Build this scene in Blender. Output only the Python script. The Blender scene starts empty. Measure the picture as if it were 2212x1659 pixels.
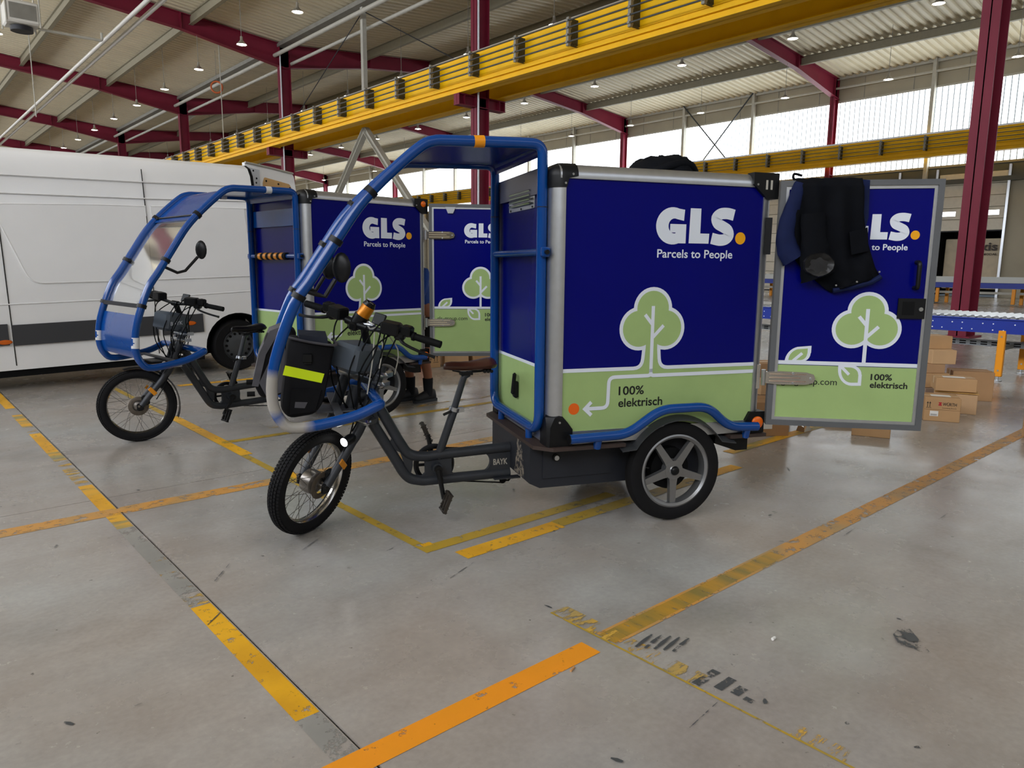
import bpy, math, random
from mathutils import Vector, Matrix, Quaternion
random.seed(7)
PI = math.pi
R = math.radians
SC = bpy.context.scene
COL = SC.collection
# ---------------------------------------------------------------- camera
CAM_H = 1.42
_p, _r, _y = R(9.2146), R(.485), R(48.62)
_f = Vector((math.cos(_y)*math.cos(_p), math.sin(_y)*math.cos(_p), -math.sin(_p)))
_rt = _f.cross(Vector((0, 0, 1))).normalized()
_up = _rt.cross(_f)
_rt, _up = _rt*math.cos(_r)+_up*math.sin(_r), _up*math.cos(_r)-_rt*math.sin(_r)
cd = bpy.data.cameras.new('camera')
cd.sensor_width = 36
cd.lens = 36*1560/2212
cd.clip_end = 500
cam = bpy.data.objects.new('camera', cd)
COL.objects.link(cam)
cam.matrix_world = Matrix(((_rt.x, _up.x, -_f.x, 0), (_rt.y, _up.y, -_f.y, 0), (_rt.z, _up.z, -_f.z, CAM_H), (0, 0, 0, 1)))
SC.camera = cam
# ---------------------------------------------------------------- world, exposure
W = bpy.data.worlds.new('world')
SC.world = W
W.use_nodes = True
W.node_tree.nodes['Background'].inputs[0].default_value = (.62, .78, 1, 1)
W.node_tree.nodes['Background'].inputs[1].default_value = 0.9
SC.view_settings.view_transform = 'Standard'
SC.view_settings.look = 'None'
SC.view_settings.gamma = 1
SC.view_settings.use_curve_mapping = False
SC.view_settings.exposure = -0.92
SC.cycles.max_bounces = 6
SC.cycles.diffuse_bounces = 3
SC.cycles.glossy_bounces = 3
SC.cycles.transparent_max_bounces = 8
SC.cycles.adaptive_threshold = .025
WIN_E = 7.0       # daylight in the translucent window band in view
WIN_S = 15.0      # unseen band behind the camera, raised above the visible one to light the trikes
GLOW_END = 3.0       # added weak glow on the unseen end wall
LAMP_E = 60.0

# ---------------------------------------------------------------- materials
def lin(h):
    h = h.lstrip('#')
    o = []
    for i in (0, 2, 4):
        c = int(h[i:i+2], 16)/255
        o.append(c/12.92 if c <= .04045 else ((c+.055)/1.055)**2.4)
    return (*o, 1)
MATS = {}
def mat(name, col, rough=.5, metal=0., spec=.5, var=0., scale=6., bump=0., coat=0., emit=0., alpha=1., trans=0., wear=None):
    """Principled material; var = brightness variation by noise, bump = fine relief, wear = (colour, amount, scale)"""
    if name in MATS: return MATS[name]
    m = bpy.data.materials.new(name); m.use_nodes = True
    nt = m.node_tree; N = nt.nodes; L = nt.links
    b = N['Principled BSDF']
    c = lin(col)
    b.inputs['Base Color'].default_value = c
    b.inputs['Roughness'].default_value = rough
    b.inputs['Metallic'].default_value = metal
    b.inputs['Specular IOR Level'].default_value = spec
    b.inputs['Coat Weight'].default_value = coat
    b.inputs['Alpha'].default_value = alpha
    b.inputs['Transmission Weight'].default_value = trans
    if emit:
        b.inputs['Emission Color'].default_value = c
        b.inputs['Emission Strength'].default_value = emit
    if var or bump or wear:
        tc = N.new('ShaderNodeTexCoord')
        no = N.new('ShaderNodeTexNoise'); no.inputs['Scale'].default_value = scale; no.inputs['Detail'].default_value = 6
        L.new(tc.outputs['Object'], no.inputs['Vector'])
        src = None
        if var:
            mr = N.new('ShaderNodeMapRange'); mr.inputs[1].default_value = .3; mr.inputs[2].default_value = .7
            mr.inputs[3].default_value = 1-var; mr.inputs[4].default_value = 1+var
            L.new(no.outputs[0], mr.inputs[0])
            mx = N.new('ShaderNodeMix'); mx.data_type = 'RGBA'; mx.blend_type = 'MULTIPLY'; mx.inputs[0].default_value = 1
            mx.inputs[6].default_value = c
            L.new(mr.outputs[0], mx.inputs[7]); src = mx.outputs[2]
        if wear:
            n2 = N.new('ShaderNodeTexNoise'); n2.inputs['Scale'].default_value = wear[2]; n2.inputs['Detail'].default_value = 9
            n2.inputs['Roughness'].default_value = .65
            L.new(tc.outputs['Object'], n2.inputs['Vector'])
            m2 = N.new('ShaderNodeMapRange'); m2.inputs[1].default_value = wear[1]; m2.inputs[2].default_value = wear[1]+.06
            L.new(n2.outputs[0], m2.inputs[0])
            w = N.new('ShaderNodeMix'); w.data_type = 'RGBA'; w.inputs[6].default_value = c; w.inputs[7].default_value = lin(wear[0])
            L.new(m2.outputs[0], w.inputs[0])
            if src: L.new(src, w.inputs[6])
            src = w.outputs[2]
        if src: L.new(src, b.inputs['Base Color'])
        if bump:
            bp = N.new('ShaderNodeBump'); bp.inputs['Strength'].default_value = bump; bp.inputs['Distance'].default_value = .01
            L.new(no.outputs[0], bp.inputs['Height']); L.new(bp.outputs[0], b.inputs['Normal'])
    MATS[name] = m
    return m
def emat(name, col, e):
    if name in MATS: return MATS[name]
    m = bpy.data.materials.new(name); m.use_nodes = True
    nt = m.node_tree
    em = nt.nodes.new('ShaderNodeEmission'); em.inputs[0].default_value = lin(col); em.inputs[1].default_value = e
    nt.links.new(em.outputs[0], nt.nodes['Material Output'].inputs[0])
    nt.nodes.remove(nt.nodes['Principled BSDF'])
    m.cycles.emission_sampling = 'NONE' if 'lamp' in name else 'AUTO'
    MATS[name] = m
    return m

# ---------------------------------------------------------------- mesh helpers
def frame_of(d):
    d = Vector(d).normalized()
    a = Vector((0, 0, 1)) if abs(d.z) < .95 else Vector((1, 0, 0))
    u = d.cross(a).normalized()
    return u, d.cross(u)
class MB:
    def __init__(s): s.v = []; s.f = []
    def add(s, vs, fs):
        o = len(s.v); s.v += [tuple(v) for v in vs]; s.f += [tuple(i+o for i in f) for f in fs]; return s
    def box(s, x0, x1, y0, y1, z0, z1, M=None):
        vs = [Vector((x, y, z)) for z in (z0, z1) for x, y in ((x0, y0), (x1, y0), (x1, y1), (x0, y1))]
        if M: vs = [M @ v for v in vs]
        return s.add(vs, [(3, 2, 1, 0), (4, 5, 6, 7), (0, 1, 5, 4), (1, 2, 6, 5), (2, 3, 7, 6), (3, 0, 4, 7)])
    def cbox(s, c, d, M=None, b=0.):
        """box of size d centred on c; b chamfers its vertical and horizontal edges"""
        x, y, z = (k/2 for k in d)
        if b <= 0:
            T = Matrix.Translation(c) @ (M or Matrix())
            return s.box(-x, x, -y, y, -z, z, T)
        T = Matrix.Translation(c) @ (M or Matrix())
        rings = []
        for zz, i in ((-z, b), (-z+b, 0), (z-b, 0), (z, b)):
            X, Y = x-i, y-i
            q = b if i == 0 else b*.6
            rings.append([(-X+q, -Y, zz), (X-q, -Y, zz), (X, -Y+q, zz), (X, Y-q, zz), (X-q, Y, zz), (-X+q, Y, zz), (-X, Y-q, zz), (-X, -Y+q, zz)])
        vs = [T @ Vector(p) for r in rings for p in r]
        fs = [tuple(range(7, -1, -1)), tuple(range(24, 32))]
        for k in range(3):
            for i in range(8):
                j = (i+1) % 8
                fs.append((k*8+i, k*8+j, k*8+8+j, k*8+8+i))
        return s.add(vs, fs)
    def cyl(s, p0, p1, r0, r1=None, n=12, caps=True):
        p0, p1 = Vector(p0), Vector(p1); r1 = r0 if r1 is None else r1
        u, w = frame_of(p1-p0)
        vs = []
        for p, r in ((p0, r0), (p1, r1)):
            vs += [p+(u*math.cos(2*PI*i/n)+w*math.sin(2*PI*i/n))*r for i in range(n)]
        fs = [(i, (i+1) % n, n+(i+1) % n, n+i) for i in range(n)]
        if caps: fs += [tuple(range(n-1, -1, -1)), tuple(range(n, 2*n))]
        return s.add(vs, fs)
    def tube(s, path, r, n=10, closed=False, caps=True):
        P = [Vector(p) for p in path]; m = len(P)
        rr = r if isinstance(r, (list, tuple)) else [r]*m
        T = []
        for i in range(m):
            a = P[(i-1) % m] if (closed or i > 0) else P[0]
            b = P[(i+1) % m] if (closed or i < m-1) else P[-1]
            T.append((b-a).normalized())
        u, _ = frame_of(T[0]); vs = []
        for i in range(m):
            if i:
                q = T[i-1].rotation_difference(T[i]); u = q @ u
            u = (u-T[i]*u.dot(T[i])).normalized(); w = T[i].cross(u)
            vs += [P[i]+(u*math.cos(2*PI*k/n)+w*math.sin(2*PI*k/n))*rr[i] for k in range(n)]
        fs = []
        for i in range(m if closed else m-1):
            j = (i+1) % m
            if closed and j == 0:
                # best twist match
                best = min(range(n), key=lambda o: (Vector(vs[i*n])-Vector(vs[o])).length)
                fs += [(i*n+k, i*n+(k+1) % n, (k+1+best) % n, (k+best) % n) for k in range(n)]
            else:
                fs += [(i*n+k, i*n+(k+1) % n, j*n+(k+1) % n, j*n+k) for k in range(n)]
        if caps and not closed: fs += [tuple(range(n-1, -1, -1)), tuple((m-1)*n+k for k in range(n))]
        return s.add(vs, fs)
    def lathe(s, prof, c=(0, 0, 0), ax=(0, 1, 0), n=48, closed=True):
        """profile of (radius, offset along axis) turned about the axis"""
        c = Vector(c); ax = Vector(ax).normalized(); u, w = frame_of(ax); m = len(prof); vs = []
        for i in range(n):
            t = 2*PI*i/n; d = u*math.cos(t)+w*math.sin(t)
            vs += [c+d*r+ax*h for r, h in prof]
        fs = []
        for i in range(n):
            j = (i+1) % n
            for k in range(m if closed else m-1):
                l = (k+1) % m
                fs.append((i*m+k, j*m+k, j*m+l, i*m+l))
        return s.add(vs, fs)
    def prism(s, poly, F, t0, t1):
        """2D polygon (convex or concave) placed by F(u,v,h) between heights t0,t1"""
        n = len(poly)
        vs = [F(u, v, t0) for u, v in poly]+[F(u, v, t1) for u, v in poly]
        fs = [tuple(range(n-1, -1, -1)), tuple(range(n, 2*n))]+[(i, (i+1) % n, n+(i+1) % n, n+i) for i in range(n)]
        return s.add(vs, fs)
    def loft(s, rings, closed=True, caps=True):
        n = len(rings[0]); vs = [p for r in rings for p in r]; fs = []
        for k in range(len(rings)-1):
            for i in range(n if closed else n-1):
                j = (i+1) % n
                fs.append((k*n+i, k*n+j, k*n+n+j, k*n+n+i))
        if caps: fs += [tuple(range(n-1, -1, -1)), tuple((len(rings)-1)*n+i for i in range(n))]
        return s.add(vs, fs)
    def grid(s, G, close_u=False):
        nu, nv = len(G), len(G[0]); vs = [p for r in G for p in r]
        fs = [(i*nv+j, (i+1) % nu*nv+j, (i+1) % nu*nv+j+1, i*nv+j+1) for i in range(nu if close_u else nu-1) for j in range(nv-1)]
        return s.add(vs, fs)
    def mesh(s, name, m, smooth=True, ang=38):
        me = bpy.data.meshes.new(name)
        me.from_pydata([tuple(v) for v in s.v], [], s.f)
        me.materials.append(m)
        me.update()
        import bmesh
        bm = bmesh.new(); bm.from_mesh(me)
        bmesh.ops.recalc_face_normals(bm, faces=bm.faces)
        bm.to_mesh(me); bm.free()
        if smooth:
            me.polygons.foreach_set('use_smooth', [True]*len(me.polygons))
            me.set_sharp_from_angle(angle=R(ang))
        return me
def link(name, me, parent=None, M=None):
    o = bpy.data.objects.new(name, me); COL.objects.link(o)
    if parent: o.parent = parent
    if M is not None: o.matrix_local = M
    return o
def P(name, mb, m, parent=None, smooth=True, M=None, ang=38, label=None):
    o = link(name, mb.mesh(name, m, smooth, ang), parent, M)
    if label: o['label'] = label
    return o
def tag(o, label=None, cat=None, group=None, kind=None):
    for k, v in (('label', label), ('category', cat), ('group', group), ('kind', kind)):
        if v: o[k] = v
    return o
def thing(name, label, cat, loc=(0, 0, 0), rz=0., group=None, kind=None):
    o = bpy.data.objects.new(name, None); COL.objects.link(o)
    o.location = loc; o.rotation_euler = (0, 0, rz); o.empty_display_size = .1
    return tag(o, label, cat, group, kind)
def copy_tree(o, parent=None):
    c = o.copy(); COL.objects.link(c); c.parent = parent
    for ch in [x for x in KIDS.get(o.name, [])]: copy_tree(ch, c)
    return c
KIDS = {}
def remember(root):
    for o in bpy.data.objects:
        if o.parent: KIDS.setdefault(o.parent.name, [])
    for o in bpy.data.objects:
        if o.parent and o not in KIDS[o.parent.name]: KIDS[o.parent.name].append(o)
def fillet(pts, r, n=6, closed=False):
    P_ = [Vector(p) for p in pts]; m = len(P_); out = []
    for i in range(m):
        if not closed and i in (0, m-1): out.append(P_[i]); continue
        a, b, c = P_[(i-1) % m], P_[i], P_[(i+1) % m]
        rr = r[i] if isinstance(r, (list, tuple)) else r
        d1 = (a-b); d2 = (c-b); k = min(rr, d1.length*.49, d2.length*.49)
        s, e = b+d1.normalized()*k, b+d2.normalized()*k
        for j in range(n+1):
            t = j/n; out.append(s*(1-t)**2+b*2*t*(1-t)+e*t*t)
    return out
def spline(pts, n=6, closed=False):
    P_ = [Vector(p) for p in pts]; m = len(P_); out = []
    rng = range(m) if closed else range(m-1)
    for i in rng:
        g = lambda k: P_[k % m] if closed else P_[max(0, min(m-1, k))]
        p0, p1, p2, p3 = g(i-1), g(i), g(i+1), g(i+2)
        for j in range(n):
            t = j/n
            out.append(.5*((2*p1)+(p2-p0)*t+(2*p0-5*p1+4*p2-p3)*t*t+(3*p1-p0-3*p2+p3)*t**3))
    if not closed: out.append(P_[-1])
    return out
# 2D shapes (prints) ------------------------------------------------
def disc2(mb, F, c, r, h, n=32, ry=None):
    ry = ry or r
    return mb.add([F(c[0]+math.cos(2*PI*i/n)*r, c[1]+math.sin(2*PI*i/n)*ry, h) for i in range(n)], [tuple(range(n))])
def stroke2(mb, F, pts, w, h, closed=False):
    n = len(pts); vs = []
    for i in range(n):
        a = Vector(pts[(i-1) % n] if (closed or i) else pts[0]); b = Vector(pts[(i+1) % n] if (closed or i < n-1) else pts[-1]); c = Vector(pts[i])
        d1 = (c-a).normalized() if (c-a).length > 1e-9 else (b-c).normalized()
        d2 = (b-c).normalized() if (b-c).length > 1e-9 else d1
        t = (d1+d2)
        t = t.normalized() if t.length > 1e-6 else d1
        nn = Vector((-t.y, t.x)); k = 1/max(.5, nn.dot(Vector((-d1.y, d1.x))))
        vs += [F(*(c+nn*w/2*k), h), F(*(c-nn*w/2*k), h)]
    fs = [(2*i, 2*i+1, 2*((i+1) % n)+1, 2*((i+1) % n)) for i in range(n if closed else n-1)]
    return mb.add(vs, fs)
def arc2(c, r, a0, a1, n=14, ry=None):
    ry = ry or r
    return [(c[0]+r*math.cos(R(a0+(a1-a0)*i/n)), c[1]+ry*math.sin(R(a0+(a1-a0)*i/n))) for i in range(n+1)]
def fil2(pts, r, n=5):
    return [(p.x, p.y) for p in fillet([(a, b, 0) for a, b in pts], r, n)]
def text2(mb, F, body, u, v, size, h, bold=0., width=None, align='LEFT'):
    cu = bpy.data.curves.new('t', 'FONT'); cu.body = body; cu.size = size; cu.offset = bold; cu.align_x = align
    cu.resolution_u = 3
    ob = bpy.data.objects.new('t', cu); COL.objects.link(ob)
    dg = bpy.context.evaluated_depsgraph_get()
    me = bpy.data.meshes.new_from_object(ob.evaluated_get(dg))
    sx = 1.
    if width:
        xs = [q.co.x for q in me.vertices]
        sx = width/(max(xs)-min(xs))
        u -= min(xs)*sx if align == 'LEFT' else 0
    mb.add([F(u+q.co.x*sx, v+q.co.y, h) for q in me.vertices], [tuple(p.vertices) for p in me.polygons])
    bpy.data.objects.remove(ob); bpy.data.curves.remove(cu); bpy.data.meshes.remove(me)
    return mb

M_RED = mat('maroon steel paint', '#7c1f35', .5, 0, .3, var=.1, scale=1.2)
M_YEL = mat('crane yellow paint', '#ffc600', .45, 0, .3, var=.05, scale=2)
M_GREY = mat('galvanised grey', '#8c8a82', .5, .3, var=.1, scale=3)
M_LGREY = mat('light grey paint', '#b9b6aa', .55, var=.06)
M_STEEL = mat('bright steel', '#c9cdd2', .28, 1.)
M_CHROME = mat('polished steel', '#d5d3ce', .12, 1.)
M_ALU = mat('anodised aluminium', '#c3c6c9', .34, .9, var=.04, scale=20)
M_BLACK = mat('black plastic', '#0d0e10', .42, 0, .3)
M_BLACKM = mat('matt black', '#08090a', .75, 0, .2)
M_RUB = mat('tyre rubber', '#111113', .75, 0, .25, var=.12, scale=30)
M_WHITE = mat('white print', '#e6ebf2', .45)
M_DARK = mat('dark steel', '#22242a', .5, .2)

# ================================================================ HALL
X1, X2, XL = 17.64, 45.84, -10.56        # column row in the middle, window wall, opposite wall
Y0, S = 5.3, 16.65                        # first column, bay
YA, YB = -13.0, Y0+S*6.5                  # end walls
def zr(x):
    for a, b in ((XL, X1), (X1, X2)):
        if a-.01 <= x <= b+.01: return 12.95+.09*min(x-a, b-x)
    return 12.95
# ---- floor: slabs with open joints, paint on top
def floor_mat():
    m = bpy.data.materials.new('power floated concrete'); m.use_nodes = True
    nt = m.node_tree; N = nt.nodes; L = nt.links; b = N['Principled BSDF']
    g = N.new('ShaderNodeNewGeometry')
    def noise(sc, det=6, rough=.55, st=None):
        n = N.new('ShaderNodeTexNoise'); n.inputs['Scale'].default_value = sc; n.inputs['Detail'].default_value = det; n.inputs['Roughness'].default_value = rough
        if st:
            mp = N.new('ShaderNodeMapping'); mp.inputs['Scale'].default_value = st; mp.inputs['Rotation'].default_value = (0, 0, .5)
            L.new(g.outputs['Position'], mp.inputs[0]); L.new(mp.outputs[0], n.inputs['Vector'])
        else: L.new(g.outputs['Position'], n.inputs['Vector'])
        return n.outputs[0]
    def mr(src, a, c, lo, hi):
        k = N.new('ShaderNodeMapRange'); k.inputs[1].default_value = a; k.inputs[2].default_value = c; k.inputs[3].default_value = lo; k.inputs[4].default_value = hi
        L.new(src, k.inputs[0]); return k.outputs[0]
    def mul(a, c):
        k = N.new('ShaderNodeMath'); k.operation = 'MULTIPLY'; L.new(a, k.inputs[0]); L.new(c, k.inputs[1]); return k.outputs[0]
    cl = mul(mr(noise(.4, 5), .32, .68, .78, 1.14), mr(noise(3.2, 8, .6), .3, .7, .93, 1.06))
    cl = mul(cl, mr(noise(40, 4), .3, .7, .93, 1.06))
    cl = mul(cl, mr(noise(1.6, 7, .6, (1, 4, 1)), .3, .75, .94, 1.05))
    cl = mul(cl, mr(noise(13, 3, .5), .72, .78, 1, .6))          # dark scuffs
    cl = mul(cl, mr(noise(30, 2, .4), .75, .79, 1, .4))         # oil spots
    cl = mul(cl, mr(noise(.9, 5, .55), .55, .72, 1, .74))        # broad stains
    mx = N.new('ShaderNodeMix'); mx.data_type = 'RGBA'; mx.inputs[6].default_value = lin('#aba197'); mx.inputs[7].default_value = lin('#a4a39f')
    L.new(mr(noise(.8, 3), .35, .65, 0, 1), mx.inputs[0])
    m2 = N.new('ShaderNodeMix'); m2.data_type = 'RGBA'; m2.blend_type = 'MULTIPLY'; m2.inputs[0].default_value = 1
    L.new(mx.outputs[2], m2.inputs[6]); L.new(cl, m2.inputs[7]); L.new(m2.outputs[2], b.inputs['Base Color'])
    L.new(mr(noise(2.2, 8, .65), .3, .7, .2, .31), b.inputs['Roughness'])
    bp = N.new('ShaderNodeBump'); bp.inputs['Strength'].default_value = .02; bp.inputs['Distance'].default_value = .01
    L.new(noise(14, 6), bp.inputs['Height']); L.new(bp.outputs[0], b.inputs['Normal'])
    return m
M_FLOOR = floor_mat()
fl = P('floor', MB().box(XL-.3, X2+.3, YA-.3, YB+.3, -.3, -.012), mat('joint filler', '#2b2a28', .9), smooth=False)
tag(fl, 'grey worn concrete hall floor with painted yellow lines', None, None, 'structure')
bx_ = [XL, .957, 16.2, 31.5, X2]
by_ = [YA, 4.835, 24.8, 44.8, 70, YB]
for i in range(4):
    for j in range(5):
        P('slab', MB().box(bx_[i]+.005, bx_[i+1]-.005, by_[j]+.003, by_[j+1]-.003, -.2, 0), M_FLOOR, fl, smooth=False)
def paint_mat(name, col, cover, scale=5., st=(1, 1, 1), olive=None):
    """road paint worn through to the concrete; cover 0..1 = how much is left"""
    m = bpy.data.materials.new(name); m.use_nodes = True
    nt = m.node_tree; N = nt.nodes; L = nt.links; b = N['Principled BSDF']
    g = N.new('ShaderNodeNewGeometry')
    mp = N.new('ShaderNodeMapping'); mp.inputs['Scale'].default_value = st
    L.new(g.outputs['Position'], mp.inputs[0])
    n = N.new('ShaderNodeTexNoise'); n.inputs['Scale'].default_value = scale; n.inputs['Detail'].default_value = 10; n.inputs['Roughness'].default_value = .72
    L.new(mp.outputs[0], n.inputs['Vector'])
    k = N.new('ShaderNodeMapRange'); c = .5+(cover-.5)*.42
    k.inputs[1].default_value = c-.025; k.inputs[2].default_value = c+.025; k.inputs[3].default_value = 1; k.inputs[4].default_value = .0
    L.new(n.outputs[0], k.inputs[0])
    n2 = N.new('ShaderNodeTexNoise'); n2.inputs['Scale'].default_value = 3; n2.inputs['Detail'].default_value = 6
    L.new(mp.outputs[0], n2.inputs['Vector'])
    mx = N.new('ShaderNodeMix'); mx.data_type = 'RGBA'; mx.inputs[6].default_value = lin(col); mx.inputs[7].default_value = lin(olive or col)
    k2 = N.new('ShaderNodeMapRange'); k2.inputs[1].default_value = .42; k2.inputs[2].default_value = .62
    L.new(n2.outputs[0], k2.inputs[0]); L.new(k2.outputs[0], mx.inputs[0])
    L.new(mx.outputs[2], b.inputs['Base Color']); b.inputs['Roughness'].default_value = .5
    tr = N.new('ShaderNodeBsdfTransparent'); ms = N.new('ShaderNodeMixShader')
    L.new(k.outputs[0], ms.inputs[0]); L.new(tr.outputs[0], ms.inputs[1]); L.new(b.outputs[0], ms.inputs[2])
    L.new(ms.outputs[0], N['Material Output'].inputs[0])
    return m
PY = paint_mat('yellow floor paint', '#f0b41c', .74, 16, olive='#d99f18')
PYs = paint_mat('scrubbed yellow floor paint', '#e3ab2b', .72, 5, (.6, 3.2, 1), olive='#98905f')
PYt = paint_mat('nearly gone yellow paint', '#cfa544', .42, 6, (.7, 2.5, 1), olive='#8f8a6c')
PO = paint_mat('orange floor paint', '#f59a1e', .79, 14, olive='#f0991c')
POs = paint_mat('faded orange floor paint', '#cf9646', .66, 14, (1, 1, 1), olive='#b3925f')
POd = paint_mat('dirty ochre floor paint', '#b98c2e', .76, 11, (3, .6, 1), olive='#8c7a3c')
PYd = paint_mat('dull yellow floor paint', '#bd9a2c', .72, 12, olive='#a58d3a')
PGR = paint_mat('grey cleaned strip', '#8f8d87', .6, 6, olive='#a09d96')
PBL = paint_mat('black tyre scrub', '#4a4c4d', .58, 18, (1, 1, 1))
_z = [0]
def marking(x0, x1, y0, y1, m, lab):
    _z[0] += 1; z = .0006+.00005*_z[0]
    P('floor_marking', MB().add([(x0, y0, z), (x1, y0, z), (x1, y1, z), (x0, y1, z)], [(0, 1, 2, 3)]), m, fl, smooth=False, label=lab)
for y0, y1, m in ((8.5, 9.7, PY), (7.45, 8.1, PYs), (7.1, 7.45, PYt), (6.3, 7.1, PY), (6.0, 6.3, PYs), (5.2, 6.0, PYt), (4.2, 5.2, PYs), (4.6, 4.95, PY), (3.0, 3.8, PYt), (2.0, 3.0, PY), (9.7, 14, PY)):
    marking(.866, .947, y0, y1, m, 'broken yellow lane stripe')
marking(.866, .947, 1.2, 2.0, PGR, 'stripe bed worn to grey'); marking(.866, .947, 3.0, 4.2, PGR, 'stripe bed worn to grey')
marking(-.6, 1.9, 4.455, 4.59, POs, 'faded orange line'); marking(1.9, 4.6, 4.455, 4.59, POs, 'faded orange line'); marking(4.6, 7, 4.46, 4.58, POd, 'faded orange line')
marking(.55, 1.91, 1.655, 1.752, PO, 'bright orange line')
marking(2.0, 3.3, 1.662, 1.753, POd, 'dirty ochre line'); marking(3.3, 9.5, 1.662, 1.753, POs, 'faded orange line')
marking(2.0, 9.5, 1.653, 1.667, POs, 'faded orange line'); marking(2.0, 9.5, 1.746, 1.76, POs, 'faded orange line')
marking(1.955, 2.01, 2.88, 9.4, PYd, 'dull yellow line'); marking(1.96, 2.05, 5.3, 7.1, PY, 'dull yellow line'); marking(2.01, 2.07, 4.25, 4.8, PY, 'dull yellow line')
marking(1.955, 3.4, 2.855, 2.94, PYd, 'dull yellow line'); marking(1.99, 2.05, 2.93, 2.97, PY, 'dull yellow line')
marking(2.07, 2.75, 2.665, 2.775, PY, 'yellow line'); marking(2.75, 4.2, 2.685, 2.785, PYd, 'yellow line'); marking(4.2, 4.6, 2.69, 2.79, PY, 'yellow line')
marking(1.983, 1.993, .75, 2.0, PYd, 'thin yellow tape edge'); marking(1.993, 2.06, .78, .95, PYt, 'thin yellow tape edge'); marking(1.993, 2.08, 1.3, 2.0, PYt, 'thin yellow tape edge')
marking(2.0, 5.3, 5.75, 5.83, PYd, 'dull yellow line'); marking(2.5, 5.2, 6.05, 6.13, PYt, 'dull yellow line'); marking(2.6, 5.5, 8.85, 8.97, PY, 'yellow line')
marking(4.9, 7.5, 2.95, 3.05, PYs, 'yellow line')
for i, (x, y) in enumerate(((2.07, 1.3), (2.09, 1.235), (2.09, 1.18), (2.07, 1.13))):
    marking(x-.07+.015*i, x+.06-.02*i, y-.017, y+.015, PBL, 'black tyre scrub mark')
# scuffs, skid hairlines and drip spots
def scuff(x, y, L, w, a):
    _z[0] += 1; z = .0006+.00005*_z[0]; c, s_ = math.cos(a), math.sin(a)
    q = [(-L/2, -w*.3), (0, -w/2), (L/2, -w*.2), (L/2, w*.2), (0, w/2), (-L/2, w*.3)]
    P('scuff_mark', MB().add([(x+u*c-v*s_, y+u*s_+v*c, z) for u, v in q], [tuple(range(6))]), PBL, fl, smooth=False)
_rs = random.Random(11)
for k in range(46):
    d = 1.6+4.6*_rs.random()**1.3; th = R(48.6)+R(_rs.uniform(-34, 34))
    if k % 3: scuff(d*math.cos(th), d*math.sin(th), _rs.uniform(.012, .04), _rs.uniform(.008, .016), _rs.uniform(0, 3))
    else: scuff(d*math.cos(th), d*math.sin(th), _rs.uniform(.08, .22), _rs.uniform(.003, .006), R(20)+_rs.uniform(-.6, .6))
for k in range(5): scuff(2.10+.02*k, 1.60-.028*k, .13, .016, .15)
scuff(2.9, .95, .16, .09, .4); scuff(2.85, .88, .07, .05, 1.)
# ---- roof sheets
M_DECK = mat('corrugated roof sheet', '#ddd2b6', .5, .15, var=.05, scale=.6)
def deck(xa, xb, label, name):
    mb = MB(); pitch = .42; d = .055; h = .10; y = YA
    prof = []
    while y < YB:
        prof += [(y, 0), (y+.16, 0), (y+.16+d, h), (y+pitch-d, h)]; y += pitch
    vs = []
    for yy, hh in prof: vs += [(xa, yy, zr(xa)+hh), (xb, yy, zr(xb)+hh)]
    mb.add(vs, [(2*i, 2*i+1, 2*i+3, 2*i+2) for i in range(len(prof)-1)])
    o = P(name, mb, M_DECK, smooth=False)
    tag(o, label, None, None, 'structure')
    return o
XR1, XR2 = (XL+X1)/2, (X1+X2)/2
for a, b, t in ((XL, XR1, 'corrugated roof slope over the near aisle, far side'), (XR1, X1, 'dark corrugated roof slope left of the crane girder'), (X1, XR2, 'corrugated roof slope just beyond the middle columns'), (XR2, X2, 'bright corrugated roof slope next to the window wall')):
    deck(a, b, t, 'ceiling')
P('ceiling', MB().box(XL-.4, X2+.4, YA-.4, YB+.4, 14.6, 14.8), M_DECK, smooth=False)['kind'] = 'structure'
# ---- purlins
M_PUR = mat('purlin grey beige', '#8f8872', .55, .1, var=.06)
pm = MB().box(-.02, .02, YA, YB, -.42, 0).box(-.1, .1, YA, YB, -.45, -.425).box(-.1, .1, YA, YB, -.025, 0).mesh('purlin', M_PUR, False)
for k in range(1, 12):
    x = XL+4.7*k
    if abs(x-X1) < .1: continue
    o = link('roof_purlin', pm); o.location = (x, 0, zr(x)-.01); tag(o, None, None, None, 'structure')
# gutter beams along the valley
for dx, z, r in ((-.5, 12.3, .1), (.35, 12.0, .08)):
    o = P('roof_pipe', MB().cyl((X1+dx, YA, z), (X1+dx, YB, z), r, n=10), M_LGREY); tag(o, None, None, None, 'structure')
o = P('valley_gutter', MB().box(X1-.35, X1+.35, YA, YB, 12.75, 12.95), M_GREY, smooth=False); o['kind'] = 'structure'
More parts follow.
